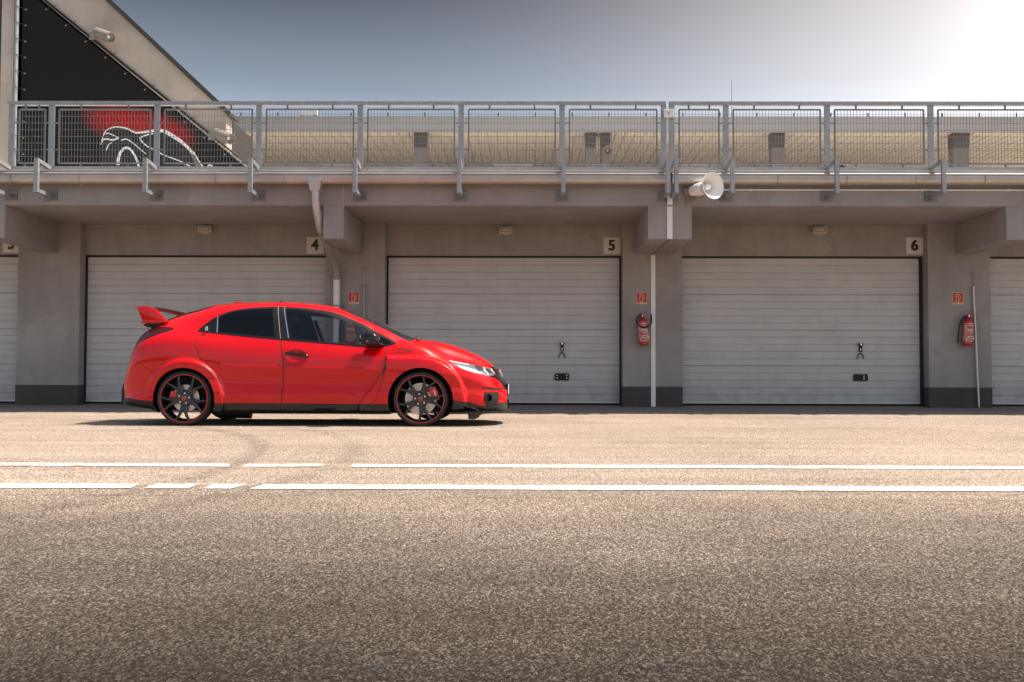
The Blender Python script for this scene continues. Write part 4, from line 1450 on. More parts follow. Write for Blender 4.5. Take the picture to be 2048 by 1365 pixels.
# outlines in plan (x, w)
SCREEN = [(.42, -.1), (.42, 0), (.405, .22), (.365, .40), (.335, .50), (.345, .525), (.50, .588), (.75, .640), (1.0, .690), (1.10, .706), (1.13, .68), (1.20, .40), (1.245, 0), (1.245, -.1)]
COWL = [(1.245, -.1), (1.245, 0), (1.20, .40), (1.13, .68), (1.10, .706), (1.16, .715), (1.19, .66), (1.255, .40), (1.30, 0), (1.30, -.1)]
HATCH = [(-1.085, -.1), (-1.085, 0), (-1.088, .40), (-1.098, .545), (-1.125, .572), (-1.35, .582), (-1.60, .585), (-1.655, .57), (-1.68, .40), (-1.70, 0), (-1.70, -.1)]
ROOFCUT = []

RULES = [   # name, polygon, space ('s' side: x,z  /  'p' plan: x,w), zone of t
    ('hole', ARCH_R, 's', 8), ('hole', ARCH_F, 's', 8),
    ('glass_front', G_FRONT, 's', 9), ('glass_rear', G_REAR, 's', 9), ('glass_fix', G_FIX, 's', 9), ('quarter', QUART, 's', 9), ('trim', DLO, 's', 9),
    ('lampdark', HL_DARK, 's', 10), ('lampdark', HL_SLIT, 's', 10), ('lampblock', HL_BLOCK, 's', 10), ('headlight', HEADL, 's', 10),
    ('grille', GRILLE, 's', 11), ('fog', FOG, 's', 11), ('splitter', SPLIT, 's', 11), ('skirt', SKIRT, 's', 11), ('diffuser', DIFF, 's', 11),
    ('tail', TAIL, 's', 11), ('taillow', TAILLO, 's', 8),
    ('screen', SCREEN, 'p', 11), ('cowl', COWL, 'p', 11), ('hatch', HATCH, 'p', 11),
    ('door_rear', DOOR_R, 's', 9), ('door_front', DOOR_F, 's', 9),
    ('hood', HOOD, 's', 11), ('bumper_front', BUMP_F, 's', 11), ('bumper_rear', BUMP_R, 's', 11)]

# station list: 12 mm along the flanks, finer at both ends
xs = np.concatenate([np.linspace(XR, -1.90, 26, endpoint=False), np.linspace(-1.90, 1.95, 322, endpoint=False), np.linspace(1.95, XF, 40)])
NX = len(xs)
GX, GT = np.meshgrid(xs, np.arange(NT, dtype=float), indexing='ij')
PX, PT = GX.copy(), GT.copy()
PW, PZ = surf(PX, PT)
locked = np.zeros(PX.shape, bool)
locked[0], locked[-1] = True, True
locked[:, 0], locked[:, -1] = True, True


def in_poly(px, py, poly):
    inside = np.zeros(px.shape, bool)
    n = len(poly)
    for i in range(n):
        x1, y1 = poly[i]
        x2, y2 = poly[(i + 1) % n]
        if y1 == y2:
            continue
        c = ((y1 > py) != (y2 > py)) & (px < (x2 - x1) * (py - y1) / (y2 - y1) + x1)
        inside ^= c
    return inside


def zone_mask(space, k):
    if space == 's':
        return PT <= KPOS[k] + .01
    return PT >= KPOS[8] - .01


shift = np.full(PX.shape, 9.0)


def inside(x, t, poly, space, k):
    w, z = surf(x, t)
    if space == 's':
        return in_poly(x, z, poly) & (t <= KPOS[k] + 1e-6)
    return in_poly(x, w, poly) & (t >= KPOS[8] - 1e-6)


# every outline is cut into the grid: of each grid edge it crosses, the nearer end is moved onto the outline
for name, poly, space, k in RULES:
    I = inside(PX, PT, poly, space, k)
    zone = (PT <= KPOS[k] - .01) if space == 's' else (PT >= KPOS[8] + .01)
    best = {}
    for di, dj in ((0, 1), (1, 0), (1, 1), (1, -1)):
        if dj >= 0:
            a = (slice(0, NX - di), slice(0, NT - dj))
            c = (slice(di, NX), slice(dj, NT))
        else:
            a = (slice(0, NX - di), slice(1, NT))
            c = (slice(di, NX), slice(0, NT - 1))
        cross = (I[a] != I[c]) & zone[a] & zone[c]
        ii, jj = np.nonzero(cross)
        if dj < 0:
            jj = jj + 1
        if not len(ii):
            continue
        i2, j2 = ii + di, jj + dj
        xa, ta, xb, tb_ = PX[ii, jj], PT[ii, jj], PX[i2, j2], PT[i2, j2]
        ia = I[ii, jj]
        lo, hi = np.zeros(len(ii)), np.ones(len(ii))
        for _ in range(16):
            m = (lo + hi) / 2
            same = inside(xa + (xb - xa) * m, ta + (tb_ - ta) * m, poly, space, k) == ia
            lo = np.where(same, m, lo)
            hi = np.where(same, hi, m)
        m = (lo + hi) / 2
        diag = 1.0 if (di == 0 or dj == 0) else 1.6
        for q in range(len(ii)):
            f = m[q]
            v, d = ((ii[q], jj[q]), f) if f < .5 else ((i2[q], j2[q]), 1 - f)
            if locked[v]:
                continue
            d *= diag
            if diag > 1 and d > .5:
                continue
            if v not in best or d < best[v][0]:
                best[v] = (d, xa[q] + (xb[q] - xa[q]) * f, ta[q] + (tb_[q] - ta[q]) * f)
    if not best:
        continue
    vi = np.array(list(best.keys()))
    nx_ = np.array([p[1] for p in best.values()])
    nt_ = np.array([p[2] for p in best.values()])
    PX[vi[:, 0], vi[:, 1]], PT[vi[:, 0], vi[:, 1]] = nx_, nt_
    locked[vi[:, 0], vi[:, 1]] = True
    w_, z_ = surf(nx_, nt_)
    PW[vi[:, 0], vi[:, 1]], PZ[vi[:, 0], vi[:, 1]] = w_, z_

# outward shape of the whole skin, with vertex normals from the complete surface
PW[:, -1] = 0
NV = NX * NT
pos = np.stack([PX, -PW, PZ], -1)                       # near side (towards the camera)
du = np.gradient(pos, axis=0)
dv = np.gradient(pos, axis=1)
nrm = np.cross(du, dv)
nrm[:, -1] = np.array([0, 0, 1]) * 1e-9 + nrm[:, -1] * np.array([1, 0, 1])
nl = np.linalg.norm(nrm, axis=-1, keepdims=True)
nrm = nrm / np.maximum(nl, 1e-12)
# orient outwards
cxy = np.stack([PX * 0, -PW, PZ - .5], -1)
flip = (nrm * cxy).sum(-1) < 0
nrm[flip] *= -1
fi, fj = np.meshgrid(np.arange(NX - 1), np.arange(NT - 1), indexing='ij')
quad = np.stack([fi * NT + fj, (fi + 1) * NT + fj, (fi + 1) * NT + fj + 1, fi * NT + fj + 1], -1).reshape(-1, 4)
fl = pos.reshape(-1, 3)
lk = locked.copy()
lk[0], lk[-1] = False, False
lk = lk.reshape(-1)
d13 = lk[quad[:, 1]] & lk[quad[:, 3]] & ~(lk[quad[:, 0]] & lk[quad[:, 2]])
t1 = np.where(d13[:, None], quad[:, [0, 1, 3]], quad[:, [0, 1, 2]])
t2 = np.where(d13[:, None], quad[:, [1, 2, 3]], quad[:, [0, 2, 3]])
quad = np.concatenate([t1, t2])
ar_ = np.linalg.norm(np.cross(fl[quad[:, 1]] - fl[quad[:, 0]], fl[quad[:, 2]] - fl[quad[:, 0]]), axis=1)
quad = quad[ar_ > 1e-9]
cen = fl[quad].mean(1)
cx_, cw_, cz_ = cen[:, 0], -cen[:, 1], cen[:, 2]
ct_ = PT.reshape(-1)[quad].mean(1)
cgx_ = PX.reshape(-1)[quad].mean(1)
cw_, cz_ = surf(cgx_, ct_)
lab = np.full(len(quad), 'body', dtype=object)
done = np.zeros(len(quad), bool)
for name, poly, space, k in RULES:
    if space == 's':
        m = in_poly(cx_, cz_, poly) & (ct_ <= KPOS[k])
    else:
        m = in_poly(cx_, cw_, poly) & (ct_ >= KPOS[8])
    m &= ~done
    lab[m] = name
    done |= m
lab[(lab == 'tail') & (cw_ < .40)] = 'rear_window'
fn = nrm.reshape(-1, 3)
# inward test for winding
e1, e2 = fl[quad[:, 1]] - fl[quad[:, 0]], fl[quad[:, 2]] - fl[quad[:, 0]]
wind = (np.cross(e1, e2) * fn[quad[:, 0]]).sum(1)
FLIPW = np.median(wind) < 0


def skin(name, labels, mat, parent, side='both', push=0.0):
    """panel(s) of the body skin; side 'near' (-y), 'far' (+y) or 'both' joined on the centre line"""
    labels = (labels,) if isinstance(labels, str) else labels
    m = np.isin(lab.astype(str), labels)
    q = quad[m]
    if not len(q):
        return None
    used = np.unique(q)
    remap = -np.ones(NV, int)
    remap[used] = np.arange(len(used))
    P, N, F = [], [], []
    if side in ('near', 'both'):
        P.append(fl[used] + fn[used] * push)
        N.append(fn[used])
        f = remap[q]
        F.append(f[:, ::-1] if FLIPW else f)
    if side in ('far', 'both'):
        mir = np.array([1, -1, 1])
        base = len(P[0]) if P else 0
        P.append((fl[used] + fn[used] * push) * mir)
        N.append(fn[used] * mir)
        f = remap[q] + base
        if side == 'both':                                # weld the centre line
            cl_ = (used % NT) == NT - 1
            f = np.where(np.isin(f - base, np.nonzero(cl_)[0]), f - base, f)
        F.append(f if FLIPW else f[:, ::-1])
    P, N, F = np.concatenate(P), np.concatenate(N), np.concatenate(F)
    u2, inv = np.unique(F, return_inverse=True)
    P, N, F = P[u2], N[u2], inv.reshape(F.shape)
    me = bpy.data.meshes.new(name)
    me.from_pydata(P.tolist(), [], F.tolist())
    me.validate()
    me.materials.append(mat)
    me.shade_smooth()
    me.update()
    if len(me.vertices) == len(N):
        me.normals_split_custom_set_from_vertices(N.tolist())
    o = bpy.data.objects.new(name, me)
    C.objects.link(o)
    o.parent = parent
    return o


def on_surf(pts, space='s', k=9, step=.012):
    """polyline in side or plan view -> points and normals on the skin (near side)"""
    P = [np.array(p, float) for p in pts]
    out = []
    for a, b in zip(P[:-1], P[1:]):
        n = max(1, int(np.hypot(*(b - a)) / step))
        out += [a + (b - a) * i / n for i in range(n)]
    out.append(P[-1])
    out = np.array(out)
    x = np.clip(out[:, 0], XR + .001, XF - .001)
    t = t_for_z(x, out[:, 1], KPOS[k]) if space == 's' else t_for_w(x, np.maximum(out[:, 1], 0), KPOS[8])
    t = np.clip(t, .5, NT - 1.001)
    e = .004
    w, z = surf(x, t)
    wa, za = surf(x + e, t)
    wb2, zb2 = surf(x - e, t)
    wc, zc = surf(x, t + .3)
    wd, zd = surf(x, t - .3)
    tu = np.stack([np.full_like(x, 2 * e), -(wa - wb2), za - zb2], -1)
    tv = np.stack([0 * x, -(wc - wd), zc - zd], -1)
    n = np.cross(tu, tv)
    n /= np.linalg.norm(n, axis=1, keepdims=True)
    n[(n * np.stack([0 * x, -w, z - .5], -1)).sum(1) < 0] *= -1
    return np.stack([x, -w, z], -1), n


def strip(name, lines, width, mat, parent, lift=.0012, height=0.0, space='s', k=9, mirror=True, wtab=None, join=False):
    """seam or moulding laid along the skin"""
    b = MB()
    last = None
    for pts in lines:
        p, n = on_surf(pts, space, k)
        d = np.gradient(p, axis=0)
        s = np.cross(n, d)
        s /= np.maximum(np.linalg.norm(s, axis=1, keepdims=True), 1e-9)
        W = width if wtab is None else np.interp(np.linspace(0, 1, len(p)), np.linspace(0, 1, len(wtab)), wtab)[:, None]
        rows = [p - s * W / 2 + n * lift * (0 if height else 1), p + s * W / 2 + n * lift * (0 if height else 1)]
        if height:
            rows = [p - s * W / 2 - n * .002, p - s * W / 2 + n * height, p + s * W / 2 + n * height, p + s * W / 2 - n * .002]
        m = len(p)
        for sg in ((1, -1) if mirror else (1,)):
            vs = np.concatenate(rows) * np.array([1, sg, 1])
            fs = []
            for r in range(len(rows) - 1):
                fs += [(r * m + i, r * m + i + 1, (r + 1) * m + i + 1, (r + 1) * m + i) for i in range(m - 1)]
            b.add(vs.tolist(), fs)
            if not join:
                last = b.build(name, mat, parent)
                b = MB()
    return b.build(name, mat, parent) if join else last

body = skin("body", 'body', M['paint'], CAR)
hood = skin("bonnet", 'hood', M['paint'], CAR)
bf = skin("front_bumper", 'bumper_front', M['paint'], CAR, 'near')
skin("front_bumper", 'bumper_front', M['paint'], CAR, 'far')
br_ = skin("rear_bumper", ('bumper_rear',), M['paint'], CAR, 'near')
skin("rear_bumper", ('bumper_rear',), M['paint'], CAR, 'far')
doors = {}
for sd in ('near', 'far'):
    d1 = skin("rear_door", 'door_rear', M['paint'], CAR, sd)
    d2 = skin("front_door", 'door_front', M['paint'], CAR, sd)
    doors[sd] = (d1, d2)
    skin("rear_side_window", 'glass_rear', M['glass_dark'], CAR, sd)
    skin("front_side_window", 'glass_front', M['glass_clear'], CAR, sd)
    skin("corner_window", 'glass_fix', M['glass_dark'], CAR, sd)
    skin("quarter_panel_trim", 'quarter', M['blackgloss'], CAR, sd)
    hl_ = skin("headlight", 'headlight', M['silverlamp'], CAR, sd)
    skin("lamp_bezel", 'lampdark', M['lampdark'], hl_, sd)
    skin("lamp_block", 'lampblock', M['chrome'], hl_, sd)
    skin("tail_light", 'tail', M['tail'], CAR, sd)
    skin("door_surround", 'trim', M['blacktrim'], CAR, sd)
    skin("side_skirt", 'skirt', M['blackgloss'], CAR, sd, .006)
    skin("lower_tail_light", 'taillow', M['paint'], CAR, sd)
skin("windscreen", 'screen', M['glass_screen'], CAR)
skin("cowl", 'cowl', M['blacktrim'], CAR)
hg = skin("hatch_window", 'hatch', M['glass_dark'], CAR)
skin("lower_rear_window", 'rear_window', M['blackgloss'], CAR)
gr = skin("grille", 'grille', M['blackgloss'], CAR)
fg = skin("bumper_intake", 'fog', M['black'], CAR, 'near')
skin("bumper_intake", 'fog', M['black'], CAR, 'far')
sp = skin("front_spoiler", 'splitter', M['blackgloss'], CAR, 'near', .004)
skin("front_spoiler", 'splitter', M['blackgloss'], CAR, 'far', .004)
df = skin("rear_valance", 'diffuser', M['blacktrim'], CAR, 'near', .004)
skin("rear_valance", 'diffuser', M['blacktrim'], CAR, 'far', .004)

# nose and tail closing panels
for i, nm, zcut in ((-1, "nose_panel", .25), (0, "tail_panel", .3)):
    p = pos[i]
    b = MB()
    pts = [tuple(q) for q in p] + [(q[0], -q[1], q[2]) for q in p[::-1][1:]]
    b.add(pts, [tuple(range(len(pts)))])
    b.build(nm, M['blackgloss'] if i == -1 else M['blacktrim'], CAR)

# shut lines, dark joints
seam = M['black']
strip("shut_line", [DOOR_R[0:34], DOOR_R[33:49]], .0055, seam, doors['near'][0], mirror=False)
strip("shut_line", [DOOR_F[0:34], DOOR_F[48:] + DOOR_F[:1]], .0055, seam, doors['near'][1], mirror=False)
strip("bonnet_gap", [HOOD[0:7]], .006, seam, hood, k=10)
strip("bumper_joint", [BUMP_F[0:3]], .0045, seam, bf)
strip("bumper_joint", [[(-1.655, .57), (-1.70, .62), (-1.86, .70)]], .0045, seam, br_)
strip("bumper_slot", [[(1.972, .428), (2.06, .420), (2.15, .411), (2.19, .408)]], .020, seam, bf, k=8)
strip("fender_vent", [[(.913, .728), (.921, .70), (.925, .68), (.915, .645), (.905, .61), (.895, .565), (.868, .45)]], .010, seam, body, wtab=[.004, .02, .024, .014, .008, .006])
strip("wing_slats", [[(1.045, .862), (1.10, .853), (1.165, .842), (1.21, .834)], [(1.02, .812), (1.07, .816), (1.14, .820), (1.20, .824)]], .007, seam, body)
strip("wing_louvres", [[(1.062 + i * .038, .855 - i * .007), (1.066 + i * .038, .846 - i * .007)] for i in range(4)], .014, seam, body, join=True)
strip("window_moulding", [DLO[3:44]], .009, M['blackgloss'], body, height=.004)
strip("roof_joint", [[(-.40, .505), (-.365, .50), (-.352, .45), (-.352, .2)]], .004, M['blacktrim'], body, space='p')
strip("chrome_strip", [[(-.996, 1.214), (-.985, 1.12), (-.976, 1.030)], [(-.266, 1.326), (-.220, 1.15), (-.176, .970)]], .011, M['chrome'], body, height=.004)
strip("pillar_joint", [[(-.336, 1.328), (-.300, 1.15), (-.265, .965)]], .003, M['cream'], body, height=.002)
strip("spoiler_blade", [[(1.668, .272), (1.74, .250), (1.83, .224), (1.90, .195), (1.968, .160)]], .014, M['rim'], sp, height=.040, k=8)  # sky glint on a gloss black blade, put into a greyer metal colour
strip("daytime_light", [[(1.62, .722), (1.72, .700), (1.82, .684)], [(1.985, .652), (2.005, .610), (2.04, .572)], [(2.06, .638), (2.10, .588)]], .012, M['white'], hl_, height=.002, k=10)

# tall inner wheel wells and arch lips
for hx, rr in ((HUBR - .008, .350), (HUBF + .002, .357)):
    for sg in (-1, 1):
        n = 40
        a0, a1 = -28, 208
        ring = []
        for i in range(n + 1):
            a = rad(a0 + (a1 - a0) * i / n)
            x, z = hx + rr * math.cos(a), .289 + rr * math.sin(a)
            zz = max(z, .140)
            t = t_for_z(np.array([x]), np.array([zz]), KPOS[8])
            w = float(surf(np.array([x]), t)[0][0])
            ring.append((x, zz, w))
        lip, well = MB(), MB()
        vs = []
        for x, z, w in ring:
            vs += [(x, sg * w, z), (x, sg * (w - .022), z)]
        lip.add(vs, [(2 * i, 2 * i + 2, 2 * i + 3, 2 * i + 1) for i in range(n)])
        lip.build("arch_lip", M['paint'] if hx < 0 else M['paint'], body)
        vs = []
        for x, z, w in ring:
            vs += [(x, sg * (w - .022), z), (x, sg * .48, z)]
        well.add(vs, [(2 * i, 2 * i + 2, 2 * i + 3, 2 * i + 1) for i in range(n)])
        c0 = len(well.v)
        well.add([(x, sg * .48, z) for x, z, w in ring] + [(hx, sg * .48, .22)], [(i, i + 1, n + 1) for i in range(n)])
        well.build("wheel_well", M['black'], body)

# floor pan, exhaust box, front air dams
fp = MB()
fp.box(-.90, .90, -.80, .80, .150, .20)
fp.box(-1.98, -1.60, -.62, .62, .20, .26)
fp.box(-1.70, -.90, -.46, .46, .155, .21)
fp.box(.90, 2.05, -.46, .46, .145, .20)
fp.box(1.66, 2.18, -.60, .60, .140, .18)
fp.build("floor_pan", M['black'], CAR)
MB().lathe([(.0001, -.19), (.075, -.18), (.08, .18), (.0001, .19)], 18, (-.95, -.12, .128), (1, 0, 0)).build("exhaust_box", M['darkmetal'], CAR, smooth=True)
for sg in (-1, 1):
    MB().prism([(1.80, .145), (1.94, .145), (1.925, .085), (1.885, .066), (1.815, .066)], sg * .30, sg * .55, 'y').build("air_deflector", M['column'], CAR)
MB().box(-1.05, -.98, -.66, -.60, .112, .15).build("jacking_point", M['black'], CAR)

# front splitter lip
pl = [(1.62, .905), (1.70, .908), (1.80, .90), (1.90, .868), (2.0, .805), (2.08, .73), (2.16, .62), (2.22, .48), (2.262, .30), (2.272, 0)]
pl = smooth_poly(pl, 4, False)
for nm, dz0, dz1, ins in (("splitter_lip", .138, .160, 0.0),):
    b = MB()
    out = [(x, -w) for x, w in pl] + [(x, w) for x, w in pl[::-1][1:]]
    inn = [(x - .16, w * .86) for x, w in out]
    n = len(out)
    vs = [(x, y, dz0) for x, y in out] + [(x, y, dz1) for x, y in out] + [(x - .03, y * .97, dz1 + .012) for x, y in out] + [(x, y, dz0) for x, y in inn] + [(x, y, dz1 + .012) for x, y in inn]
    fs = []
    for i in range(n - 1):
        fs += [(i, i + 1, n + i + 1, n + i), (n + i, n + i + 1, 2 * n + i + 1, 2 * n + i), (2 * n + i, 2 * n + i + 1, 4 * n + i + 1, 4 * n + i), (3 * n + i, 3 * n + i + 1, i + 1, i)]
    b.add(vs, fs)
    b.build(nm, M['blackgloss'], sp, smooth=True, angle=40)
b = MB()
for sg in (-1, 1):
    b.prism([(2.225, .175), (2.262, .172), (2.268, .20), (2.25, .285), (2.238, .285), (2.222, .22)], sg * .28, sg * .31, 'y')
b.build("lip_fin", M['blackgloss'], sp)

# grille bars and badge, plate
gb = MB()
for z in (.50, .535, .570, .605):
    x0 = 2.20 - (z - .50) * .62
    gb.tube([(x0 - .06, -.40, z), (x0 + .008, -.2, z), (x0 + .020, 0, z), (x0 + .008, .2, z), (x0 - .06, .40, z)], .006, 6)
gb.build("grille_bars", M['lampdark'], gr)
bd = MB()
cxb, czb = 2.140, .585
bd.beam((cxb + .030, 0, czb - .058), (cxb - .012, 0, czb + .058), .100, .016, (1, 0, .4))
bo = bd.build("badge", M['signred'], gr, bevel=.004)
bh = MB()
for yq in (-.026, .026):
    bh.beam((cxb + .040, yq * .8, czb - .040), (cxb + .010, yq, czb + .046), .010, .008, (1, 0, .4))
bh.beam((cxb + .026, -.024, czb), (cxb + .026, .024, czb), .010, .008, (1, 0, .4))
fr_ = [(-.048, -.052), (.048, -.052), (.056, .056), (-.056, .056), (-.048, -.052)]
for (a, c), (d, e) in zip(fr_[:-1], fr_[1:]):
    bh.beam((cxb + .026 - c * .36 + .008, a, czb + c), (cxb + .026 - e * .36 + .008, d, czb + e), .008, .008, (1, 0, .4))
bh.build("badge_letter", M['chrome'], bo)
pf = MB().box(2.243, 2.256, -.265, .265, .335, .470)
po = pf.build("plate_holder", M['blacktrim'], CAR, bevel=.004)
MB().box(2.256, 2.2595, -.255, .255, .347, .458).build("plate", M['white'], po)

# fog lamp tubes and honeycomb in the bumper intakes
for sg in (-1, 1):
    f = MB()
    ax = Vector((.55, sg * .83, 0)).normalized()
    c0 = Vector((2.045, sg * .742, .312))
    f.lathe([(.036, -.05), (.046, -.045), (.048, .002), (.044, .006), (.034, -.03), (.0001, -.035)], 24, c0, ax)
    fo = f.build("fog_lamp", M['blackgloss'], bf, smooth=True, angle=40)
    MB().lathe([(.0001, -.028), (.033, -.032)], 20, c0, ax).build("fog_lens", M['lampdark'], fo)
    MB().lathe([(.041, .0065), (.047, .0075), (.0485, .003)], 24, c0, ax).build("fog_ring", M['rim'], fo, smooth=True)
hx_lines = []
tri = [(2.035, .245), (2.132, .240), (2.146, .275), (2.11, .315)]
ta = tri
for s_ in (1, -1):
    for c_ in np.arange(-.2, .3, .016):
        seg_ = []
        for u in np.linspace(0, 1, 40):
            x = 2.02 + .14 * u
            z = .275 + s_ * .9 * (x - 2.09) + c_
            if in_poly(np.array([x]), np.array([z]), ta)[0]:
                seg_.append((x, z))
        if len(seg_) > 2:
            hx_lines.append([seg_[0], seg_[-1]])
strip("honeycomb", hx_lines, .0028, M['rim'], fg, lift=.002, k=8, join=True)

# mirrors
for sg in (-1, 1):
    b = MB()
    prof = [(.640, .929), (.642, .965), (.655, .998), (.685, 1.022), (.73, 1.034), (.78, 1.033), (.828, 1.014), (.852, .982), (.858, .945), (.848, .910), (.812, .890), (.76, .886), (.70, .892), (.650, .905)]
    prof = smooth_poly(prof, 3)
    cx0, cz0 = .752, .958
    rows = []
    for yw, s in ((.868, .62), (.885, .84), (.91, .955), (.95, 1.0), (1.0, .985), (1.035, .92), (1.058, .78), (1.070, .50), (1.073, .0)):
        rows.append([(cx0 + (x - cx0) * s + (.02 * (yw - .95)), sg * yw, cz0 + (z - cz0) * s) for x, z in prof])
    n = len(prof)
    vs = [p for r in rows for p in r]
    fs = []
    for r in range(len(rows) - 1):
        fs += [(r * n + i, r * n + (i + 1) % n, (r + 1) * n + (i + 1) % n, (r + 1) * n + i) for i in range(n)]
    fs.append(tuple(range(n)))
    b.add(vs, fs)
    mo = b.build("wing_mirror", M['blackgloss'], CAR, smooth=True, angle=60)
    st = MB()
    st.tube([(.650, sg * 1.0, .938), (.70, sg * 1.062, .934), (.74, sg * 1.07, .931), (.80, sg * 1.055, .927)], .0035, 6)
    st.build("indicator", M['chrome'], mo, smooth=True)
    ft = MB()
    ft.prism([(.74, .872), (.86, .874), (.90, .895), (.86, .918), (.78, .925), (.72, .905)], sg * .82, sg * .90, 'y', pts2=[(.73, .885), (.83, .885), (.86, .90), (.84, .925), (.76, .93), (.71, .91)])
    ft.build("mirror_foot", M['blacktrim'], mo, bevel=.006)
    MB().box(.655, .66, sg * .90, sg * 1.04, .91, 1.0).build("mirror_glass", M['chrome'], mo)

# door handles
for sg, key in ((-1, 'near'), (1, 'far')):
    b = MB()
    top = smooth_poly([(-.193, .804), (-.178, .816), (-.12, .807), (-.022, .800), (.046, .793), (.068, .780), (.048, .766), (-.02, .768), (-.118, .780), (-.178, .787)], 3)
    top = [(x, .79 + (z - .79) * 1.25) for x, z in top]
    b.prism(top, sg * .880, sg * .926, 'y', pts2=[(x * .985 - .001, .79 + (z - .79) * .78) for x, z in top])
    ho = b.build("door_handle", M['blackgloss'], doors[key][1], bevel=.004, smooth=True, angle=40)
    MB().lathe([(.0001, .004), (.009, .003), (.010, 0)], 10, (.055, sg * .925, .781), (0, sg, 0)).build("lock_cap", M['chrome'], ho, smooth=True)
    q = MB().prism([(-1.105, 1.052), (-1.075, 1.05), (-1.072, 1.085), (-1.085, 1.10), (-1.102, 1.09)], sg * .815, sg * .835, 'y')
    q.build("rear_handle", M['pipe'], doors[key][0], bevel=.004)

# rear wing
wg = MB()
wpts = [(-1.915, 1.322), (-1.90, 1.331), (-1.85, 1.335), (-1.78, 1.330), (-1.742, 1.318), (-1.735, 1.306), (-1.76, 1.294), (-1.84, 1.292), (-1.90, 1.306)]
rows = []
for yq, dz, dx in ((-.665, -.004, 0), (-.60, 0, 0), (-.3, .010, -.01), (0, .014, -.015), (.3, .010, -.01), (.60, 0, 0), (.665, -.004, 0)):
    rows.append([(x + dx, yq, z + dz) for x, z in wpts])
n = len(wpts)
fs = []
for r in range(len(rows) - 1):
    fs += [(r * n + i, r * n + (i + 1) % n, (r + 1) * n + (i + 1) % n, (r + 1) * n + i) for i in range(n)]
wg.add([p for r in rows for p in r], fs + [tuple(range(n)), tuple((len(rows) - 1) * n + i for i in range(n))])
wo = wg.build("rear_wing", [M['paint'], M['blacktrim']], CAR, smooth=True, angle=40)
for f_ in wo.data.polygons:
    f_.material_index = 0 if f_.normal.z > .992 or abs(f_.normal.y) > .8 else 1
un = MB()
un.tube([(-1.752 + dx, yq, 1.2965 + dz) for yq, dz, dx in ((-.60, 0, 0), (-.3, .010, -.01), (0, .014, -.015), (.3, .010, -.01), (.60, 0, 0))], .0045, 6)
un.build("wing_pinstripe", M['rimred'], wo, smooth=True)
for sg in (-1, 1):
    e = MB()
    outl = smooth_poly([(-1.932, 1.327), (-1.907, 1.335), (-1.85, 1.336), (-1.797, 1.332), (-1.750, 1.319), (-1.697, 1.275), (-1.64, 1.22), (-1.585, 1.163), (-1.60, 1.150), (-1.70, 1.146), (-1.85, 1.150), (-1.868, 1.172), (-1.90, 1.25)], 3, True, (0, 7, 8, 10))
    e.prism(outl, sg * .615, sg * .675, 'y', pts2=[(x * .998, z - .002) for x, z in outl])
    eo = e.build("wing_leg", M['paint'], wo, bevel=.008, smooth=True, angle=50)
    b = MB()
    b.prism([(-1.890, 1.140), (-1.85, 1.166), (-1.75, 1.178), (-1.60, 1.170), (-1.583, 1.160), (-1.62, 1.146), (-1.68, 1.138)], sg * .38, sg * .682, 'y')
    b.build("wing_base", M['paint'], wo, bevel=.006)
    MB().prism([(-1.86, 1.115), (-1.835, 1.139), (-1.60, 1.142), (-1.56, 1.12), (-1.62, 1.10), (-1.80, 1.095)], sg * .36, sg * .655, 'y').build("wing_seat", M['blacktrim'], wo, bevel=.005)
MB().box(-1.88, -1.56, -.40, .40, 1.135, 1.165).build("wing_base_bar", M['paint'], wo, bevel=.01)

# rear corner fins of the bumper and tail pipes
for sg in (-1, 1):
    fin = smooth_poly([(-2.058, .470), (-2.085, .462), (-2.104, .43), (-2.116, .34), (-2.114, .26), (-2.10, .222), (-2.00, .205), (-1.99, .30), (-2.04, .40)], 3, True, (0, 5, 6))
    MB().prism(fin, sg * .40, sg * .60, 'y').build("diffuser_fin", M['blacktrim'], df, bevel=.008, smooth=True, angle=50)
    for yy_ in (.36, .27):
        MB().lathe([(.030, -.10), (.036, -.1), (.036, .02), (.032, .022), (.030, -.08)], 16, (-2.09, sg * yy_, .245), (-1, 0, 0)).build("tail_pipe", M['chrome'], df, smooth=True)

# roof fittings
b = MB().prism([(-1.014, 1.37), (-1.016, 1.432), (-.95, 1.436), (-.925, 1.430), (-.875, 1.398), (-.85, 1.37)], -.020, .020, 'y', pts2=[(-1.0, 1.37), (-1.014, 1.432), (-.95, 1.436), (-.925, 1.430), (-.88, 1.398), (-.86, 1.37)])
b.build("roof_fin", M['paint'], CAR, bevel=.006, smooth=True, angle=50)
b = MB().lathe([(.030, -.02), (.030, .006), (.018, .014), (.016, .030), (.009, .036), (.0001, .036)], 16, (-.450, -.05, 1.405), (0, 0, 1))
b.build("roof_camera_base", M['blacktrim'], CAR, smooth=True)
wp = MB()
for y0, y1 in ((-.62, -.05), (.0, .58)):
    p0 = surf(np.array([1.19]), t_for_w(np.array([1.19]), np.array([abs(y0)]), KPOS[8]))
    wp.tube([(1.235, y0, .955), (1.20, (y0 + y1) / 2, 1.0), (1.16, y1, 1.022)], .007, 6)
    wp.box(1.225, 1.255, y0 - .02, y0 + .02, .935, .965)
wp.build("wipers", M['black'], CAR)
wj = MB()
for sg in (-1, 1):
    wj.lathe([(.012, 0), (.010, .01), (.0001, .012)], 8, (1.36, sg * .28, .962), (0, 0, 1))
wj.build("washer_jets", M['chrome'], CAR)

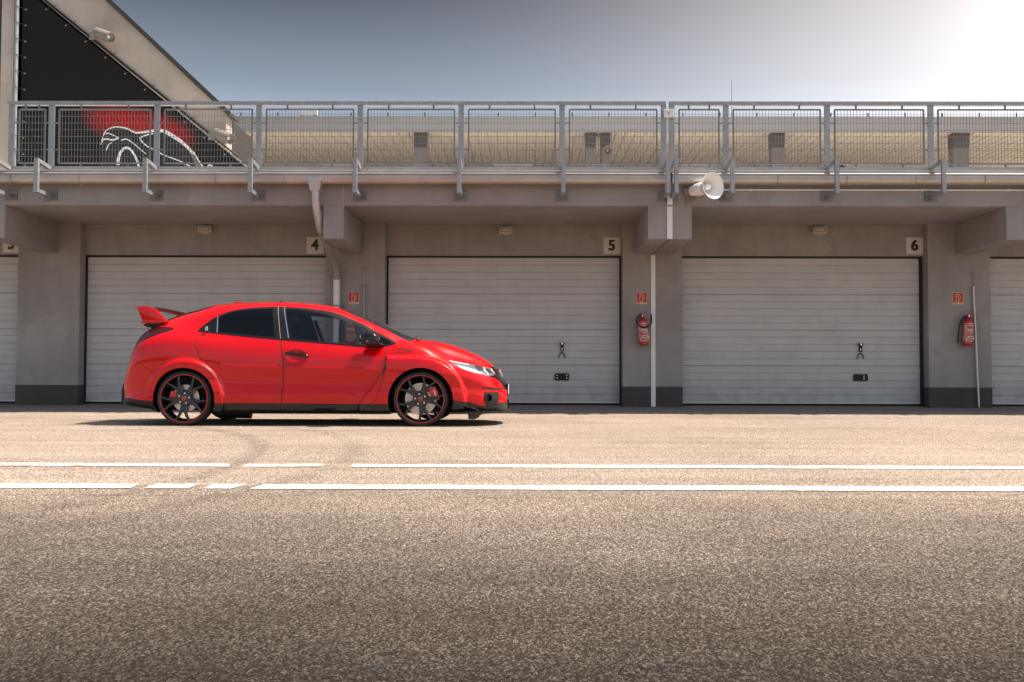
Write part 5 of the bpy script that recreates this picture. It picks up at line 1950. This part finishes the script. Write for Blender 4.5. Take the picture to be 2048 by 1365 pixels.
# ------------------------------------------------------------------ wheels
def make_wheel(front):
    w = bpy.data.objects.new("wheel", None)
    w.empty_display_size = .1
    C.objects.link(w)
    w.parent = CAR
    R, r0 = .306, .2635
    wd = .225
    # outer face at y = 0 (towards -y), wheel runs inwards to +y
    prof = [(r0 + .002, .012), (r0 + .012, .002), (r0 + .026, .004), (R - .012, .022), (R - .003, .038), (R, .055), (R, wd - .05), (R - .006, wd - .03), (R - .03, wd - .01), (r0, wd - .01)]
    b = MB().lathe(prof, 72, (0, 0, 0), (0, 1, 0))
    ty = b.build("tyre", M['tyre'], w, smooth=True, angle=50)
    for v in ty.data.vertices:                                   # flattened where it stands
        lim = -HZ + .001
        if v.co.z < lim:
            v.co.z = lim
    b = MB().lathe([(r0 + .003, .012), (r0 + .0015, .004), (r0 - .004, .003), (r0 - .006, .006)], 72, (0, 0, 0), (0, 1, 0))
    b.build("rim_stripe", M['rimred'], w, smooth=True, angle=60)
    rim = MB()
    rim.lathe([(r0 - .005, .004), (r0 - .013, .008), (r0 - .016, .03), (r0 - .022, .06), (r0 - .026, .10), (r0 - .026, .19)], 72, (0, 0, 0), (0, 1, 0))
    ro = rim.build("rim_barrel", M['rim'], w, smooth=True, angle=60)
    sp_ = MB()
    # five Y spokes, each splitting into two arms
    rot0 = 14 if not front else 30
    hubr = .066
    for i in range(5):
        a = rad(rot0 + 36 + 72 * i)
        for sg in (-1, 1):
            # arm from the hub to the rim, bowed outwards
            pts = []
            for u in np.linspace(0, 1, 7):
                rr = .045 + (r0 - .014 - .045) * u
                da = sg * (rad(1.5) + rad(15.0) * max(0, (u - .08) / .92) ** .85)
                yq = .030 - .012 * math.sin(u * math.pi) - .012 * u
                pts.append((rr * math.cos(a + da), yq, rr * math.sin(a + da)))
            ws = [.060, .057, .045, .034, .028, .026, .031]
            vs = []
            P = [Vector(p) for p in pts]
            for k, p in enumerate(P):
                d = (P[min(k + 1, 6)] - P[max(k - 1, 0)]).normalized()
                s = d.cross(Vector((0, 1, 0))).normalized()
                h = ws[k] / 2
                vs += [p - s * h + Vector((0, .030, 0)), p - s * h + Vector((0, .006, 0)), p - s * (h - .006), p + s * (h - .006), p + s * h + Vector((0, .006, 0)), p + s * h + Vector((0, .030, 0))]
            fs = []
            for k in range(6):
                fs += [(k * 6 + q, k * 6 + q + 1, k * 6 + q + 7, k * 6 + q + 6) for q in range(5)]
                fs.append((k * 6 + 5, k * 6, k * 6 + 6, k * 6 + 11))
            sp_.add(vs, fs)
    sp_.lathe([(.0001, .016), (.060, .016), (.078, .022), (.084, .034), (.084, .07)], 40, (0, 0, 0), (0, 1, 0))
    so = sp_.build("spokes", M['rim'], w, smooth=True, angle=32)
    for i in range(5):
        a = rad(rot0 + 72 * i - (5 if not front else 0))
        n_ = MB().lathe([(.0001, -.004), (.008, -.003), (.0105, .002), (.0115, .018)], 12, (.0565 * math.cos(a), .010, .0565 * math.sin(a)), (0, 1, 0))
        n_.build("wheel_nut", M['nut'], so, smooth=True)
    cap = MB().lathe([(.0001, .004), (.024, .006), (.030, .012), (.031, .02)], 28, (0, 0, 0), (0, 1, 0)).build("centre_cap", M['lampdark'], so, smooth=True)
    h_ = MB()
    for sx in (-1, 1):
        h_.beam((sx * .013, .0045, -.015), (sx * .015, .0045, .016), .006, .003, (0, -1, 0))
    h_.beam((-.013, .0045, 0), (.013, .0045, 0), .006, .003, (0, -1, 0))
    for k in range(10):
        a_, b_ = rad(36 * k), rad(36 * k + 36)
        h_.beam((.024 * math.cos(a_), .005, .023 * math.sin(a_)), (.024 * math.cos(b_), .005, .023 * math.sin(b_)), .004, .003, (0, -1, 0))
    h_.build("cap_badge", M['rimred'], so)
    dr = .175 if front else .150
    dk = MB().lathe([(.06, .100), (.085, .085), (.09, .080), (.092, .075), (dr, .075), (dr, .103), (.09, .103)], 60, (0, 0, 0), (0, 1, 0)).build("brake_disc", M['disc'], w, smooth=True, angle=35)
    if front:
        hb = MB()
        for i in range(24):
            for q, rr in enumerate((.112, .132, .154)):
                a = rad(15 * i + q * 6)
                hb.lathe([(.0001, 0), (.0045, .0005)], 8, (rr * math.cos(a), .0745, rr * math.sin(a)), (0, -1, 0))
        hb.build("disc_holes", M['lampdark'], dk)
    MB().lathe([(.0001, .066), (.07, .068), (.088, .080), (.09, .10)], 40, (0, 0, 0), (0, 1, 0)).build("disc_bell", M['lampdark'], w, smooth=True)
    cal = MB()
    ang = rad(22) if front else rad(165)
    ra, rb = (.115, .205) if front else (.105, .175)
    spn = rad(26) if front else rad(17)
    pts = [((ra + .0) * math.cos(ang + spn * s), (ra) * math.sin(ang + spn * s)) for s in np.linspace(-1, 1, 7)]
    pts += [(rb * math.cos(ang + spn * s * .92), rb * math.sin(ang + spn * s * .92)) for s in np.linspace(1, -1, 7)]
    cal.prism(pts, .052, .110, 'y')
    co = cal.build("caliper", M['caliper'], w, bevel=.008, smooth=True, angle=40)
    if front:
        lt = MB()
        p0, p1 = (.172 * math.cos(ang + .22), .050, .172 * math.sin(ang + .22)), (.172 * math.cos(ang - .20), .050, .172 * math.sin(ang - .20))
        lt.beam(p0, p1, .012, .003, (0, -1, 0))
        lt.build("caliper_marking", M['white'], co)
    return w


wf = make_wheel(True)
wr = make_wheel(False)
HALF = .922
wf.location, wr.location = (HUBF, -HALF, HZ), (HUBR, -HALF, HZ)
for src, hx in ((wf, HUBF), (wr, HUBR)):
    c = copy_tree(src, CAR)
    c.location = (hx, HALF, HZ)
    c.rotation_euler = (0, 0, math.pi)

# ------------------------------------------------------------------ cabin
it = MB()
it.box(-1.55, .95, -.74, .74, .22, .30)
it.box(-1.6, -1.05, -.72, .72, .30, .92)
it.box(-.30, -.24, -.70, .70, .3, .30)
it.box(-.6, .7, -.12, .12, .3, .58)
it.build("cabin_floor", M['inner'], CAR)
ds = MB().prism([(.60, .55), (.56, .78), (.60, .86), (.80, .90), (1.06, .88), (1.1, .5)], -.72, .72, 'y')
dso = ds.build("dashboard", M['inner'], CAR, bevel=.02)
MB().prism([(.74, .88), (.78, .925), (.92, .915), (1.0, .88)], .15, .56, 'y').build("instrument_hood", M['inner'], dso, bevel=.01)


def ring(name, c, R, r, ax, mat, parent):
    ax = Vector(ax).normalized()
    u = ax.orthogonal().normalized()
    v = ax.cross(u)
    pts = [Vector(c) + (u * math.cos(t) + v * math.sin(t)) * R for t in np.linspace(0, 2 * math.pi, 33)]
    b = MB().tube(pts, r, 8, cap=False)
    b.beam(Vector(c) - u * R, Vector(c) + u * R, .03, .02)
    return b.build(name, mat, parent, smooth=True)


ring("steering_wheel", (.46, .36, .80), .175, .015, (-.9, 0, .42), M['inner'], CAR)
for sg in (-1, 1):
    y0 = sg * .36
    s = MB()
    s.prism([(-.30, .42), (.22, .46), (.24, .52), (.18, .56), (-.28, .50)], y0 - .25, y0 + .25, 'y')
    so = s.build("front_seat", M['seatblack'], CAR, bevel=.03, smooth=True)
    bk = MB()
    bk.prism([(-.30, .48), (-.18, .50), (-.24, .95), (-.27, 1.02), (-.36, 1.02), (-.40, .90)], y0 - .24, y0 + .24, 'y')
    bk.build("seat_back", M['seatred'], so, bevel=.04, smooth=True)
    for q in (-1, 1):
        MB().prism([(-.24, .52), (-.10, .56), (-.13, .72), (-.17, .92), (-.235, 1.0), (-.28, .95)], y0 + q * .18, y0 + q * .26, 'y').build("side_bolster", M['seatred'], so, bevel=.02, smooth=True)
    MB().prism([(-.37, 1.0), (-.27, 1.0), (-.255, 1.10), (-.275, 1.19), (-.31, 1.215), (-.36, 1.20), (-.38, 1.12)], y0 - .13, y0 + .13, 'y').build("head_rest", M['seatblack'], so, bevel=.03, smooth=True)
rs = MB()
rs.box(-1.15, -.70, -.62, .62, .40, .60)
rs.prism([(-1.15, .5), (-.95, .55), (-1.08, 1.0), (-1.2, 1.02)], -.62, .62, 'y')
rs.build("rear_seat", M['seatblack'], CAR, bevel=.03)
MB().beam((-.19, .665, 1.25), (-.075, .70, .93), .045, .004, (0, 1, 0)).build("seat_belt", M['belt'], CAR)
MB().box(.36, .42, -.09, .09, 1.215, 1.27).build("rear_view_mirror", M['inner'], CAR, bevel=.012)
hd = MB()
ix = [i for i in range(NX) if -1.05 < xs[i] < .33][::4]
jt = list(range(KPOS[8] + 2, NT, 3)) + [NT - 1]
vs = [(pos[i][j][0], sg * -pos[i][j][1] * .97, pos[i][j][2] - .03) for sg in (1,) for i in ix for j in jt]
n = len(jt)
for sg in (1, -1):
    hd.add([(x, y * sg, z) for x, y, z in vs], [(i * n + j, (i + 1) * n + j, (i + 1) * n + j + 1, i * n + j + 1) for i in range(len(ix) - 1) for j in range(n - 1)])
hd.build("headliner", M['inner'], CAR)
